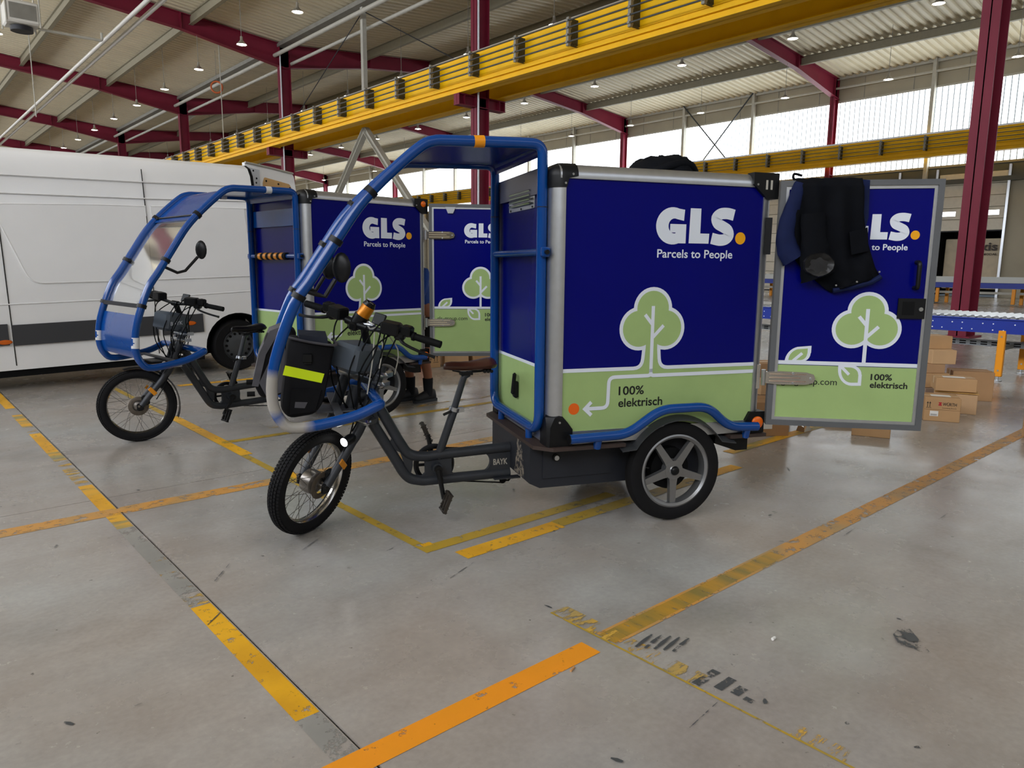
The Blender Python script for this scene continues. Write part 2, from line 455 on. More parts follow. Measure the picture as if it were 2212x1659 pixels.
# ---- portal frames
def rafter(xa, xb, y, name):
    """haunched I rafter from column xa to ridge xb"""
    sg = 1 if xb > xa else -1
    top = lambda x: zr(x)-.04
    st = [(0, 1.15), (5.2, .72), (abs(xb-xa), .62)]
    mb = MB()
    pts_t = [(xa+sg*d, top(xa+sg*d)) for d, _ in st]; pts_b = [(xa+sg*d, top(xa+sg*d)-h) for d, h in st]
    F = lambda u, v, h: (u, y+h, v)
    mb.prism(pts_t+pts_b[::-1], F, -.012, .012)
    for L_ in (pts_t, pts_b):
        for (xA, zA), (xB, zB) in zip(L_, L_[1:]):
            mb.add([(xA, y-.17, zA), (xB, y-.17, zB), (xB, y+.17, zB), (xA, y+.17, zA), (xA, y-.17, zA-.03), (xB, y-.17, zB-.03), (xB, y+.17, zB-.03), (xA, y+.17, zA-.03)], [(0, 1, 2, 3), (7, 6, 5, 4), (0, 1, 5, 4), (3, 2, 6, 7), (0, 3, 7, 4), (1, 2, 6, 5)])
    xs = xa+sg*5.2
    mb.box(xs-.03, xs+.03, y-.16, y+.16, top(xs)-.74, top(xs))
    o = P('roof_rafter', mb, M_RED, smooth=False); o['kind'] = 'structure'; o['label'] = name
def column(x, y, ztop, lab, hx=.3, hy=.17):
    mb = MB().box(x-hx, x-hx+.03, y-hy, y+hy, 0, ztop).box(x+hx-.03, x+hx, y-hy, y+hy, 0, ztop).box(x-hx, x+hx, y-.012, y+.012, 0, ztop)
    mb.box(x-hx-.1, x+hx+.1, y-hy-.1, y+hy+.1, 0, .04)
    for z in (7.2, 8.9, 11.7): mb.box(x-hx+.03, x+hx-.03, y-hy+.01, y+hy-.01, z, z+.025)
    o = P('steel_column', mb, M_RED, smooth=False); o['kind'] = 'structure'; o['label'] = lab
    return o
NB = ['nearest', 'second', 'third', 'fourth', 'fifth', 'sixth', 'seventh', 'eighth']
for k in range(-1, 7):
    y = Y0+S*k
    nb = NB[k+1]
    if k >= 0: column(X1, y, 12.85, 'maroon steel column carrying the crane girder, number %d from the right' % (k+1))
    if k >= 0: column(X2-.35, y, 12.95, 'maroon steel column standing against the window wall', .25, .15)
    if y > YA:
        for a, b in ((X1, XR1), (X1, XR2), (X2, XR2), (XL, XR1)): rafter(a, b, y, 'maroon haunched roof rafter')
        mb = MB()                                            # crane bracket
        for z0, z1, w in ((7.2, 7.23, .17), (7.56, 7.59, .17), (7.23, 7.56, .012)): mb.box(X1-1.1, X1+1.1, y-w, y+w, z0, z1)
        for dx in (-1.08, -.82, .82, 1.08): mb.box(X1+dx-.012, X1+dx+.012, y-.16, y+.16, 7.23, 7.56)
        P('crane_bracket', mb, M_RED, smooth=False)['kind'] = 'structure'
# ---- crane girders
M_BOARD = mat('weathered board', '#4d4936', .7, 0, .2, var=.3, scale=14, bump=.2)
M_RAIL = mat('conductor rail grey', '#3f4448', .4, .3)
def girder(x, side, ya, yb, label, full=True, zb=7.6, h=1.2):
    t = thing('crane_girder', label, 'girder', (0, 0, 0))
    mb = MB().box(x-.25, x+.25, ya, yb, zb, zb+.03).box(x-.25, x+.25, ya, yb, zb+h-.03, zb+h).box(x-.012, x+.012, ya, yb, zb, zb+h)
    if full: mb.box(x+side*.2-.012, x+side*.2+.012, ya, yb, zb+.02, zb+h)
    P('beam', mb, M_YEL, t, smooth=False)
    xs = x+side*.25
    P('ledge', MB().box(min(xs, xs+side*.06), max(xs, xs+side*.06), ya, yb, zb+.16, zb+.20), M_YEL, t, smooth=False)
    P('crane_rail', MB().box(x-.04, x+.04, ya, yb, zb+h, zb+h+.12).box(x-.08, x+.08, ya, yb, zb+h, zb+h+.03), M_STEEL, t, smooth=False)
    if full:
        for i, dz in enumerate((.40, .60, .80, 1.0)):
            P('conductor_rail', MB().box(min(xs+side*.36, xs+side*.40), max(xs+side*.36, xs+side*.40), ya, yb, zb+dz-.018, zb+dz+.018), M_RAIL, t, smooth=False)
        bm_ = MB().box(-.2, .2, -.03, .03, -.38, .38).mesh('bracket_board', M_BOARD, False)
        hd = MB().box(-.05, .05, -.05, .05, -.40, .40)
        for dz in (-.3, -.1, .1, .3): hd.box(-.09, .09, -.04, .04, dz-.03, dz+.03)
        hm = hd.mesh('bracket_head', M_GREY, False)
        y = 20.73-2.35*12
        while y < yb:
            if ya < y < min(yb, 95):
                b = link('rail_bracket', bm_, t); b.location = (xs+side*.14, y, zb+.7)
                q = link('insulator', hm, b); q.location = (side*.2, 0, 0)
            y += 2.35
        P('rib', MB().box(min(xs, xs+side*.01), max(xs, xs+side*.01), ya, yb, zb+.33, zb+.345), M_YEL, t, smooth=False)
    return t
girder(X1-.82, -1, YA, YB, 'long yellow crane girder with conductor rails above the trikes')
girder(X1+.82, 1, YA, YB, 'yellow crane girder behind the middle columns, underside in shade', False)
girder(X2-1.15, -1, YA, YB, 'yellow crane girder in front of the window wall')
# grey portal brace under the girder
t = thing('portal_brace', 'light grey inverted V brace standing under the yellow girder', 'brace', (X1, 30.27, 0))
for s_ in (-1, 1):
    mb = MB(); a = Vector((0, 0, 7.55)); b = Vector((0, s_*7.9, .02)); d = (b-a).normalized(); n_ = d.cross(Vector((1, 0, 0)))
    for k in (-.11, .11):
        c = [a+n_*k, b+n_*k]
        mb.add([c[0]+Vector((-.13, 0, 0))+n_*.012, c[1]+Vector((-.13, 0, 0))+n_*.012, c[1]+Vector((.13, 0, 0))+n_*.012, c[0]+Vector((.13, 0, 0))+n_*.012, c[0]+Vector((-.13, 0, 0))-n_*.012, c[1]+Vector((-.13, 0, 0))-n_*.012, c[1]+Vector((.13, 0, 0))-n_*.012, c[0]+Vector((.13, 0, 0))-n_*.012], [(0, 1, 2, 3), (7, 6, 5, 4), (0, 1, 5, 4), (2, 3, 7, 6), (0, 3, 7, 4), (1, 2, 6, 5)])
    mb.add([a-n_*.11+Vector((.01, 0, 0)), b-n_*.11+Vector((.01, 0, 0)), b+n_*.11+Vector((.01, 0, 0)), a+n_*.11+Vector((.01, 0, 0)), a-n_*.11-Vector((.01, 0, 0)), b-n_*.11-Vector((.01, 0, 0)), b+n_*.11-Vector((.01, 0, 0)), a+n_*.11-Vector((.01, 0, 0))], [(0, 1, 2, 3), (7, 6, 5, 4)])
    P('strut', mb, M_LGREY, t, smooth=False)
P('hanger_post', MB().box(-.1, .1, -.1, .1, 8.8, 12.9), M_LGREY, t, smooth=False)
for s_ in (-1, 1): P('tie_rod', MB().cyl((0, 0, 12.6), (0, s_*7.5, 8.9), .022, n=6), M_DARK, t)
# ---- window wall
M_CLAD = mat('beige wall sheeting', '#a79f8a', .6, .05, var=.06, scale=.8)
M_WIN = emat('daylit profiled glass', '#f4fbff', WIN_E)
M_ENDGLOW = emat('added end wall glow', '#eef4ff', GLOW_END)
M_WIN2 = emat('boosted window band', '#f3f7ff', WIN_S)
M_FRAME = mat('grey window frame', '#6e7375', .5, .3)
wl = P('wall_right', MB().box(X2+.02, X2+.2, YA, YB, 11.55, 14.2).box(X2+.02, X2+.2, 15.75, YB, 0, 7.2).box(X2+.02, X2+.2, YA, 12.25, 0, 7.2).box(X2+.02, X2+.2, 12.25, 15.75, 4.2, 7.2), M_CLAD, smooth=False)
tag(wl, 'beige sheet metal wall with a band of bright windows', None, None, 'structure')
y = YA
while y < 60:
    P('seam', MB().box(X2-.0, X2+.02, y, y+.03, 11.6, 13.1), M_GREY, wl, smooth=False); y += 2.775
plank = MB().box(-.02, .02, .034, .266, 7.22, 11.53).mesh('glass_plank', M_WIN, False)
w1 = P('window_1', MB().box(X2+.03, X2+.08, YA, 52, 7.2, 11.55), M_FRAME, smooth=False)
tag(w1, 'long band of profiled glass planks along the right wall', None, None, 'structure')
y = 7.0
while y < 51.8:
    o = link('glass_plank', plank, w1); o.location = (X2, y, 0); y += .3
w2 = P('window_2', MB().box(X2-.02, X2+.08, 52, YB, 7.2, 11.55).box(X2-.02, X2+.08, YA, 6.9, 7.2, 11.55), M_WIN, smooth=False); w2['kind'] = 'structure'
P('window_sill', MB().box(X2-.12, X2+.05, YA, YB, 7.1, 7.22), M_GREY, wl, smooth=False)
P('window_head', MB().box(X2-.06, X2+.05, YA, YB, 11.5, 11.6), M_LGREY, wl, smooth=False)
P('eaves_pipe', MB().cyl((X2-.25, YA, 12.35), (X2-.25, YB, 12.35), .07, n=8), M_LGREY, wl)
P('eaves_beam', MB().box(X2-.2, X2, YA, YB, 12.85, 13.05), M_LGREY, wl, smooth=False)
for k in range(-3, 20):
    if k % 3:
        yy = Y0+5.55*k
        if YA < yy < YB: P('wall_post', MB().box(X2-.35, X2-.05, yy-.09, yy+.09, 0, 13.1), M_LGREY, wl, smooth=False)
for (ya_, yb_) in ((33.05, 27.5),):
    for a, b in (((ya_, 13), (yb_, 7.0)), ((yb_, 13), (ya_, 7.0))):
        P('cross_brace', MB().cyl((X2-.4, a[0], a[1]), (X2-.4, b[0], b[1]), .045, n=6), M_RAIL, wl)
# steel header and doors below the window band
P('door_header', MB().box(X2-.25, X2+.02, YA, YB, 6.15, 6.4).box(X2-.06, X2+.02, YA, YB, 6.4, 7.1), mat('dark header steel', '#55564f', .6), wl, smooth=False)
M_SECT = mat('cream door leaf', '#d9d2c0', .5, var=.04)
def dock(n, yc, zlo):
    d = thing('door_%d' % n, ['cream sectional dock door raised over the open dock', 'cream sectional dock door at the window wall, second bay', 'cream sectional dock door at the window wall, third bay'][n-1], None, (X2-.1, yc, 0), kind='structure')
    z = zlo; i = 0
    while z < 6.1:
        P('door_section', MB().cbox((0, 0, z+.31), (.06, 3.3, .60), b=.01), M_SECT, d, smooth=False)
        if i in (1,):
            for dy in (-1.05, 0, 1.05):
                P('vision_panel', MB().cbox((-.04, dy, z+.31), (.03, .8, .28), b=.012), M_CHROME, d)
        z += .62; i += 1
    for s_ in (-1, 1): P('track', MB().box(-.14, 0, s_*1.75-.06, s_*1.75+.06, 0, 7.0), M_STEEL, d, smooth=False)
    P('bottom_seal', MB().box(-.03, .03, -1.65, 1.65, zlo-.05, zlo), M_BLACK, d, smooth=False)
    return d
dock(1, 14.0, 3.6); dock(2, 19.5, .05); dock(3, 25.2, .05)
P('wall_dock', MB().box(X2+4.2, X2+4.3, 11, 17, 0, 5).box(X2+.2, X2+4.2, 11.9, 12.0, 0, 5).box(X2+.2, X2+4.2, 16, 16.1, 0, 5).box(X2+.2, X2+4.2, 12, 16, 4.3, 4.4), mat('dark dock', '#3a3833', .8), smooth=False)['kind'] = 'structure'
ct = thing('container', 'beige shipping container rear standing in the open dock', 'container', (X2+1.0, 13.9, 0))
P('body', MB().cbox((1.3, 0, 1.8), (2.5, 3.0, 2.8), b=.03), mat('beige container', '#d8c8aa', .6, var=.08, scale=3), ct, smooth=False)
pm_ = MB(); Fc = lambda u, v, h: (-.0-h, -u, v)
text2(pm_, Fc, 'axis', -.05, 2.55, .62, .06, .018, 1.2)
text2(pm_, Fc, 'INTERMODAL', -.05, 2.28, .16, .06, .004, 1.2)
P('print', pm_, mat('dark print', '#4a4038', .6), ct, smooth=False)
# ---- other walls (behind and beside the camera, far end)
wl2 = P('wall_left', MB().box(XL-.2, XL, YA, YB, 0, 7.2).box(XL-.2, XL, YA, YB, 11.5, 14.2), M_CLAD, smooth=False)
wl2['kind'] = 'structure'
P('window_3', MB().box(XL-.1, XL-.05, YA, YB, 7.2, 11.5), M_WIN2, smooth=False)['kind'] = 'structure'  # unseen window band, emission boosted as key light
wl3 = P('wall_front', MB().box(XL, X2, YA-.2, YA, 11.5, 14.2).box(XL, X2, YA-.2, YA, 0, 7.2), M_CLAD, smooth=False); wl3['kind'] = 'structure'
P('end_glow_band', MB().box(XL, X2, YA-.1, YA-.05, 7.2, 11.5), M_ENDGLOW, smooth=False)['kind'] = 'structure'  # glowing strip added for fill light, not a known window
wl4 = P('wall_back', MB().box(XL, X2, YB, YB+.2, 0, 14.2), M_CLAD, smooth=False); wl4['kind'] = 'structure'
P('ground_outside', MB().add([(-70, -80, -.3), (70, -80, -.3), (70, YB, -.3), (-70, YB, -.3)], [(0, 1, 2, 3)]), mat('asphalt yard', '#77756f', .9), smooth=False)['kind'] = 'structure'
# ---- pendant lamps
M_SHADE = mat('aluminium lamp shade', '#c9c7c0', .3, .8)
M_LAMP = emat('lamp light', '#fff2df', LAMP_E)
sh = MB().lathe([(.03, .36), (.055, .34), (.06, .2), (.1, .14), (.2, .04), (.235, 0), (.225, 0), (.19, .035), (.09, .125), (.0, .13)], ax=(0, 0, 1), n=20, closed=False).mesh('lamp_shade', M_SHADE)
bl = MB().lathe([(0, -.01), (.1, -.005), (.2, .02), (.0, .06)], ax=(0, 0, 1), n=16, closed=False).mesh('bulb', M_LAMP)
ORD = ['first', 'second', 'third', 'fourth', 'fifth', 'sixth', 'seventh', 'eighth', 'ninth', 'tenth', 'eleventh', 'twelfth', 'thirteenth']
rows = [(13.2, 'left of the yellow girder', range(3, 14)), (21.4, 'just beyond the yellow girder', range(2, 14)), (29.9, 'under the far roof ridge', range(1, 14)), (39.6, 'next to the window wall', range(1, 14)), (5.0, 'over the van', range(5, 12))]
for x, rn, ks in rows:
    cm = MB().cyl((0, 0, .3), (0, 0, zr(x)-10.9+.06), .012, n=5).mesh('cable', M_GREY)
    for i, k in enumerate(ks):
        t = thing('pendant_lamp', '%s lit pendant lamp from the camera in the row %s' % (ORD[i], rn), 'lamp', (x, Y0+5.55*k, 10.9), 0, 'pendant lamps under the hall roof')
        link('lamp_shade', sh, t); link('bulb', bl, t); link('cable', cm, t)
# ---- pipes and heater upper left
for dx, wd in ((0, 'upper'), (.38, 'lower')):
    o = P('gas_pipe', MB().cyl((7.8+dx, YA, 10), (7.75+dx, 75, 10), .075, n=10), mat('white pipe', '#d3d0c8', .4), smooth=True)
    tag(o, '%s of two parallel pale pipes hung under the left roof' % wd, 'pipe')
t = thing('unit_heater', 'white box unit heater hung from the roof at upper left', 'heater', (4.9, 32.0, 9.6))
P('housing', MB().cbox((0, 0, .45), (1.0, 1.0, .75), b=.05), mat('white enamel', '#dcd9d0', .4), t)
P('louvre', MB().box(-.4, .4, -.53, -.5, .2, .7), M_GREY, t, smooth=False)
for sx in (-.5, .5):
    for sy in (-.5, .5): P('hanger', MB().cyl((sx, sy, 0), (sx, sy, 4.2), .03, n=6), M_LGREY, t)
P('fan_guard', MB().cyl((0, 0, .05), (0, 0, -.1), .35, n=16), M_DARK, t)
P('feed_pipe', MB().tube(fillet([(.5, 0, .1), (2.55, 0, .1), (2.55, 0, .38)], .1), .05, 8), M_LGREY, t)
for x, y, z0, lab in ((7.1, 22.5, 9.2, 'first thin white rod hanging left of the pipes'), (7.0, 44, 8.6, 'second thin white rod hanging over the van'), (15.5, 42, 8.3, 'thin grey rod hanging before the maroon columns')):
    tag(P('hanging_rod', MB().cyl((x, y, z0), (x, y, zr(x)+.08), .025, n=6), M_LGREY), lab, 'rod')
for k in (3,):
    tag(P('downpipe', MB().tube(fillet([(19.9, 59.8, 12.75), (19.3, 59.8, 12.3), (19.3, 59.8, 0)], .3), .15, 10), M_LGREY), 'thick pale grey downpipe beside the fourth maroon column', 'pipe')
# camera on the right column, tag on the centre column
t = thing('security_camera', 'round white sensor on a steel strap around the right column', 'sensor', (X1-.31, Y0, 7.1))
P('strap', MB().box(-.02, .0, -.2, .2, -.09, .09), M_STEEL, t, smooth=False)
P('dome', MB().lathe([(0, .10), (.05, .09), (.1, .06), (.11, 0), (0, 0)], ax=(-1, 0, 0), n=16, closed=False), mat('white enamel', '#dcd9d0', .4), t)
t = P('column_tag', MB().box(X1-.32, X1-.305, Y0+S-.1, Y0+S+.08, 3.1, 3.3), mat('pale yellow card', '#e8cf8a', .6), smooth=False)
tag(t, 'small pale yellow sign on the maroon column behind the canopy', 'sign')

t = thing('hanging_ring', 'small orange ring hanging between the left maroon columns', 'ring', (15.6, 42.9, 11.2))
P('ring', MB().lathe([(.30+.05*math.cos(2*PI*k/10), .05*math.sin(2*PI*k/10)) for k in range(10)], n=28, ax=(.5, .86, 0)), mat('faded orange plastic', '#c9622c', .5), t)
P('cord', MB().cyl((0, 0, .3), (0, 0, 1.95), .012, n=5), M_GREY, t)
for k, dz in ((1, 0.), (2, 0.)):
    tag(P('conduit', MB().cyl((X1-.35, Y0+S*k-.34, 0), (X1-.35, Y0+S*k-.34, 12.3), .035, n=8), M_WHITE), ['', 'thin white conduit up the maroon column behind the canopy', 'thin white conduit up the maroon column above the van door'][k], 'conduit')

# ================================================================ CARGO TRIKES
M_TUBE = mat('blue powder coat', '#00428c', .2, 0, .4, coat=.25, var=.05, scale=8)
M_PBLUE = mat('deep blue foil', '#00046a', .22, 0, .22, var=.03, scale=3)
M_PGREEN = mat('pale green foil', '#a0ba78', .45, 0, .3, var=.05, scale=5)
M_LOGO = mat('silver white foil', '#dfe5ee', .45)
M_DOT = mat('amber foil', '#f0a800', .4)
M_ODOT = mat('orange foil', '#e8640c', .4)
M_TXT = mat('black foil', '#10120f', .5)
M_FRAMEP = mat('anthracite frame paint', '#303338', .42, .0, .35, var=.12, scale=12)
M_UNDER = mat('anthracite sheet', '#282a30', .5, 0, .3, var=.08, scale=6)
M_UNDERW = mat('scraped anthracite sheet', '#2f3034', .5, 0, .3, var=.1, scale=6, wear=('#857c70', .48, 34))
M_PLATE = mat('brown phenolic plywood', '#3a2d28', .55, var=.12, scale=9)
M_SEAL = mat('grey rubber seal', '#5a5c5e', .55, var=.08, scale=6)
M_LEATH = mat('brown leather', '#43241a', .3, 0, .4, var=.15, scale=10, coat=.2)
M_SKAI = mat('black saddle cover', '#0b0b0d', .35, 0, .3)
M_ORREF = mat('orange reflector', '#e86a10', .25, 0, .5)
M_ALLOY = mat('cast alloy wheel', '#8f9091', .38, .75, var=.06, scale=9)
M_RIM = mat('chrome rim', '#b9b6b0', .2, 1., var=.1, scale=14)
M_CLEAR = None
def clear_mat():
    m = bpy.data.materials.new('clear plastic screen'); m.use_nodes = True
    nt = m.node_tree; N = nt.nodes; L = nt.links
    b = N['Principled BSDF']; b.inputs['Base Color'].default_value = lin('#cfd4d6'); b.inputs['Roughness'].default_value = .06; b.inputs['Specular IOR Level'].default_value = .8
    tr = N.new('ShaderNodeBsdfTransparent'); tr.inputs[0].default_value = (.93, .95, .96, 1)
    gl = N.new('ShaderNodeBsdfGlossy'); gl.inputs['Roughness'].default_value = .05; gl.inputs[0].default_value = (1, 1, 1, 1)
    fr = N.new('ShaderNodeLayerWeight'); fr.inputs[0].default_value = .55
    mr = N.new('ShaderNodeMapRange'); mr.inputs[3].default_value = .12; mr.inputs[4].default_value = .75
    L.new(fr.outputs['Facing'], mr.inputs[0])
    ms = N.new('ShaderNodeMixShader'); L.new(mr.outputs[0], ms.inputs[0]); L.new(tr.outputs[0], ms.inputs[1]); L.new(gl.outputs[0], ms.inputs[2])
    L.new(ms.outputs[0], N['Material Output'].inputs[0])
    return m
M_CLEAR = clear_mat()
M_LIGHT = emat('lit headlight', '#ffffff', 12)
M_TAPEO = mat('orange tape', '#f29a10', .4)
M_TAPEW = mat('white reflective tape', '#d5d8da', .35)
M_SCUFF = mat('scuffed grey paint', '#9d9a94', .45, 0, .5, var=.2, scale=14)
M_BAG = mat('black bag fabric', '#0c0c0f', .8, 0, .2, var=.2, scale=20, bump=.15)
M_BAGG = mat('grey bag panel', '#4a494e', .7, var=.15, scale=14, bump=.1)
M_HIVIS = mat('neon yellow strip', '#d6f000', .45, emit=.0)

def scuff_mat():
    """the blue coat rubbed to grey at two knocks on the front bend"""
    m = M_TUBE.copy(); m.name = 'blue coat with bare scuffs'; nt = m.node_tree; N = nt.nodes; L = nt.links
    b = N['Principled BSDF']; tc = N.new('ShaderNodeTexCoord'); no = N.new('ShaderNodeTexNoise'); no.inputs['Scale'].default_value = 14; no.inputs['Detail'].default_value = 7
    L.new(tc.outputs['Object'], no.inputs['Vector'])
    fac = None
    for p, r_ in (((1.435, .42, .82), .105), ((1.345, .42, .645), .085)):
        d = N.new('ShaderNodeVectorMath'); d.operation = 'DISTANCE'; d.inputs[1].default_value = p; L.new(tc.outputs['Object'], d.inputs[0])
        a = N.new('ShaderNodeMath'); a.operation = 'MULTIPLY_ADD'; a.inputs[1].default_value = .06; L.new(no.outputs[0], a.inputs[0]); L.new(d.outputs['Value'], a.inputs[2])
        k = N.new('ShaderNodeMapRange'); k.inputs[1].default_value = r_; k.inputs[2].default_value = r_+.05; k.inputs[3].default_value = 1; k.inputs[4].default_value = 0; L.new(a.outputs[0], k.inputs[0])
        if fac is None: fac = k.outputs[0]
        else:
            mx = N.new('ShaderNodeMath'); mx.operation = 'MAXIMUM'; L.new(fac, mx.inputs[0]); L.new(k.outputs[0], mx.inputs[1]); fac = mx.outputs[0]
    w = N.new('ShaderNodeMix'); w.data_type = 'RGBA'; w.inputs[6].default_value = lin('#00428c'); w.inputs[7].default_value = lin('#a19d96'); L.new(fac, w.inputs[0]); L.new(w.outputs[2], b.inputs['Base Color'])
    return m
CANP = (.965, -.06, 1.10); CANA = (-.34, .36, 1)
AX0 = Vector((1.052, 0, .607)); AXD = Vector((-.131, 0, .45)).normalized()
def steer(deg):
    return Matrix.Translation(AX0) @ Matrix.Rotation(R(deg), 4, AXD) @ Matrix.Translation(-AX0)

def logo(par, F, su, sv, u0, v0, h=.0008, tag_w=None):
    """big three letter logo with amber dot and slogan; (u0,v0) maps the side-panel metric (.724,1.554)"""
    T = lambda p: (u0+(p[0]-.724)*su, v0+(p[1]-1.554)*sv)
    G = lambda u, v, hh: F(*T((u, v)), hh)
    mb = MB()
    # G
    n = 26; o = []; i_ = []
    for k in range(n+1):
        a = R(58+(318-58)*k/n)
        o.append((.622+.1*math.cos(a), 1.642+.097*math.sin(a))); i_.append((.632+.036*math.cos(a), 1.642+.039*math.sin(a)))
    o[0] = (.692, 1.728); i_[0] = (.688, 1.670)
    mb.add([G(*p, h) for p in o+i_], [(k, k+1, n+2+k, n+1+k) for k in range(n)])
    mb.add([G(*p, h+.0003) for p in ((.606, 1.652), (.703, 1.652), (.703, 1.552), (.668, 1.552), (.655, 1.565), (.643, 1.608), (.606, 1.608))], [(0, 1, 2, 3, 4, 5, 6)])
    mb.add([G(*p, h+.0006) for p in ((.643, 1.62), (.67, 1.62), (.67, 1.552), (.625, 1.552))], [(0, 1, 2, 3)])
    # L
    mb.add([G(*p, h) for p in ((.726, 1.737), (.791, 1.737), (.791, 1.606), (.847, 1.606), (.845, 1.553), (.722, 1.553))], [(0, 1, 2, 5), (2, 3, 4, 5)])
    # S
    c = spline([(.998, 1.708, 0), (.955, 1.716, 0), (.912, 1.712, 0), (.886, 1.690, 0), (.896, 1.662, 0), (.930, 1.645, 0), (.962, 1.627, 0), (.971, 1.600, 0), (.950, 1.579, 0), (.912, 1.573, 0), (.862, 1.582, 0)], 4)
    stroke2(mb, lambda u, v, hh: G(u, v, hh), [(p.x, p.y) for p in c], .060, h)
    P('logo_letters', mb, M_LOGO, par, smooth=False)
    d = MB(); disc2(d, F, T((1.045, 1.585)), .033*su, h, 28, .033*sv); P('logo_dot', d, M_DOT, par, smooth=False)
    s = MB(); text2(s, F, 'Parcels to People', T((.535, 1.476))[0], v0+(1.476-1.554)*sv, .062*sv, h, .0008, .465*su); P('slogan', s, M_LOGO, par, smooth=False)
def tree(par, F, c, k, h, stem_bot, notrunk=False):
    w = MB(); g = MB(); s = MB()
    for dx, dy, r in ((0, .107, .115), (-.079, 0, .117), (.079, 0, .117)):
        q = abs(dx)*.002+(dx > 0)*.0002; disc2(w, F, (c[0]+dx*k, c[1]+dy*k), r*k, h+q, 36); disc2(g, F, (c[0]+dx*k, c[1]+dy*k), r*k-.02, h+.0008+q, 36)
    P('tree_outline', w, M_LOGO, par, smooth=False); P('tree_crown', g, M_PGREEN, par, smooth=False)
    x, y = c
    stroke2(s, F, [(x, y+.121*k), (x, stem_bot)], .02, h+.0018)
    stroke2(s, F, [(x-.047*k, y+.075*k), (x+.002, y+.018*k)], .019, h+.0015); stroke2(s, F, [(x+.067*k, y+.016*k), (x, y-.052*k)], .019, h+.0015)
    P('tree_stem', s, M_LOGO, par, smooth=False)
def text_p(par, F, body, u, v, size, h, width, m=None, bold=.0012):
    mb = MB(); text2(mb, F, body, u, v, size, h, bold, width); P('lettering', mb, m or M_TXT, par, smooth=False)

def side_graphics(par, F, dz):
    Z = lambda u, v, h: F(u, v+dz, h)
    logo(par, Z, 1, 1, .724, 1.554)
    h = .0008
    # trunk: green flare between two white outlines
    g = MB()
    L_ = fil2([(.478, 1.0), (.470, .884), (.30, .884)], .05); R_ = fil2([(.566, 1.0), (.574, .884), (.75, .884)], .05)
    n = len(L_)
    g.add([Z(*p, h*.8) for p in L_]+[Z(*p, h*.8) for p in R_], [(i, i+1, n+i+1, n+i) for i in range(n-1)])
    tree(par, Z, (.524, 1.098), 1., h, .86)
    P('trunk', g.add([Z(*p, h+.0014) for p in ((.488, 1.03), (.556, 1.03), (.558, .93), (.486, .93))], [(0, 1, 2, 3)]), M_PGREEN, par, smooth=False)
    w = MB()
    stroke2(w, Z, [(0, .884)]+fil2([(.10, .884), (.468, .884), (.478, 1.0)], .05), .02, h+.001)
    stroke2(w, Z, [(1.184, .884)]+fil2([(1.10, .884), (.576, .884), (.566, 1.0)], .05), .02, h+.0012)
    stroke2(w, Z, fil2([(.524, .88), (.524, .842), (.275, .841), (.271, .676), (.14, .676)], .035), .02, h+.0014)
    stroke2(w, Z, fil2([(.524, .88), (.524, .842), (1.184, .843)], .03), .02, h+.0018)
    stroke2(w, Z, [(.175, .712), (.138, .676), (.177, .640)], .02, h+.002)
    P('line_print', w, M_LOGO, par, smooth=False)
    d = MB(); disc2(d, Z, (.076, .679), .031, h, 28); P('socket_dot', d, M_ODOT, par, smooth=False)
    text_p(par, Z, '100%', .335, .742, .066, h, .152); text_p(par, Z, 'elektrisch', .335, .676, .066, h, .268)
def door_graphics(par, F, w, dz):
    Z = lambda u, v, h: F(u, v+dz, h)
    logo(par, Z, .70, .73, .483, 1.584)
    h = .0008
    tree(par, Z, (.503, 1.095), .925, h+.001, .90)
    l = MB(); stroke2(l, Z, [(.03, .898), (w-.035, .898)], .021, h+.0004); P('line_print', l, M_LOGO, par, smooth=False)
    for pts, vein in (([(.083, .90)]+[(x, y) for x, y in arc2((.17, .90), .087, 180, 105, 8, .09)]+[(.222, .995), (.222, .955)]+arc2((.17, .952), .05, 0, -80, 6), ((.128, .908), (.175, .952))),
                      ([(.372, .895), (.372, .87)]+arc2((.45, .87), .078, 180, 270, 8, .095)+[(.50, .777), (.50, .84)]+arc2((.43, .84), .068, 0, 80, 6, .055), ((.385, .885), (.432, .838)))):
        cx = sum(p[0] for p in pts)/len(pts); cy = sum(p[1] for p in pts)/len(pts)
        a = MB().add([Z(*p, h+.0008) for p in pts], [tuple(range(len(pts)))]); P('leaf_outline', a, M_LOGO, par, smooth=False)
        b = MB().add([Z(cx+(p[0]-cx)*.72, cy+(p[1]-cy)*.72, h+.0014) for p in pts], [tuple(range(len(pts)))]); P('leaf', b, M_PGREEN, par, smooth=False)
        v = MB(); stroke2(v, Z, vein, .016, h+.002); P('leaf_vein', v, M_LOGO, par, smooth=False)
    text_p(par, Z, 'gls-group.com', .072, .775, .052, h, .30, bold=.0002)
    text_p(par, Z, '100%', .547, .812, .048, h, .112); text_p(par, Z, 'elektrisch', .546, .768, .048, h, .196)

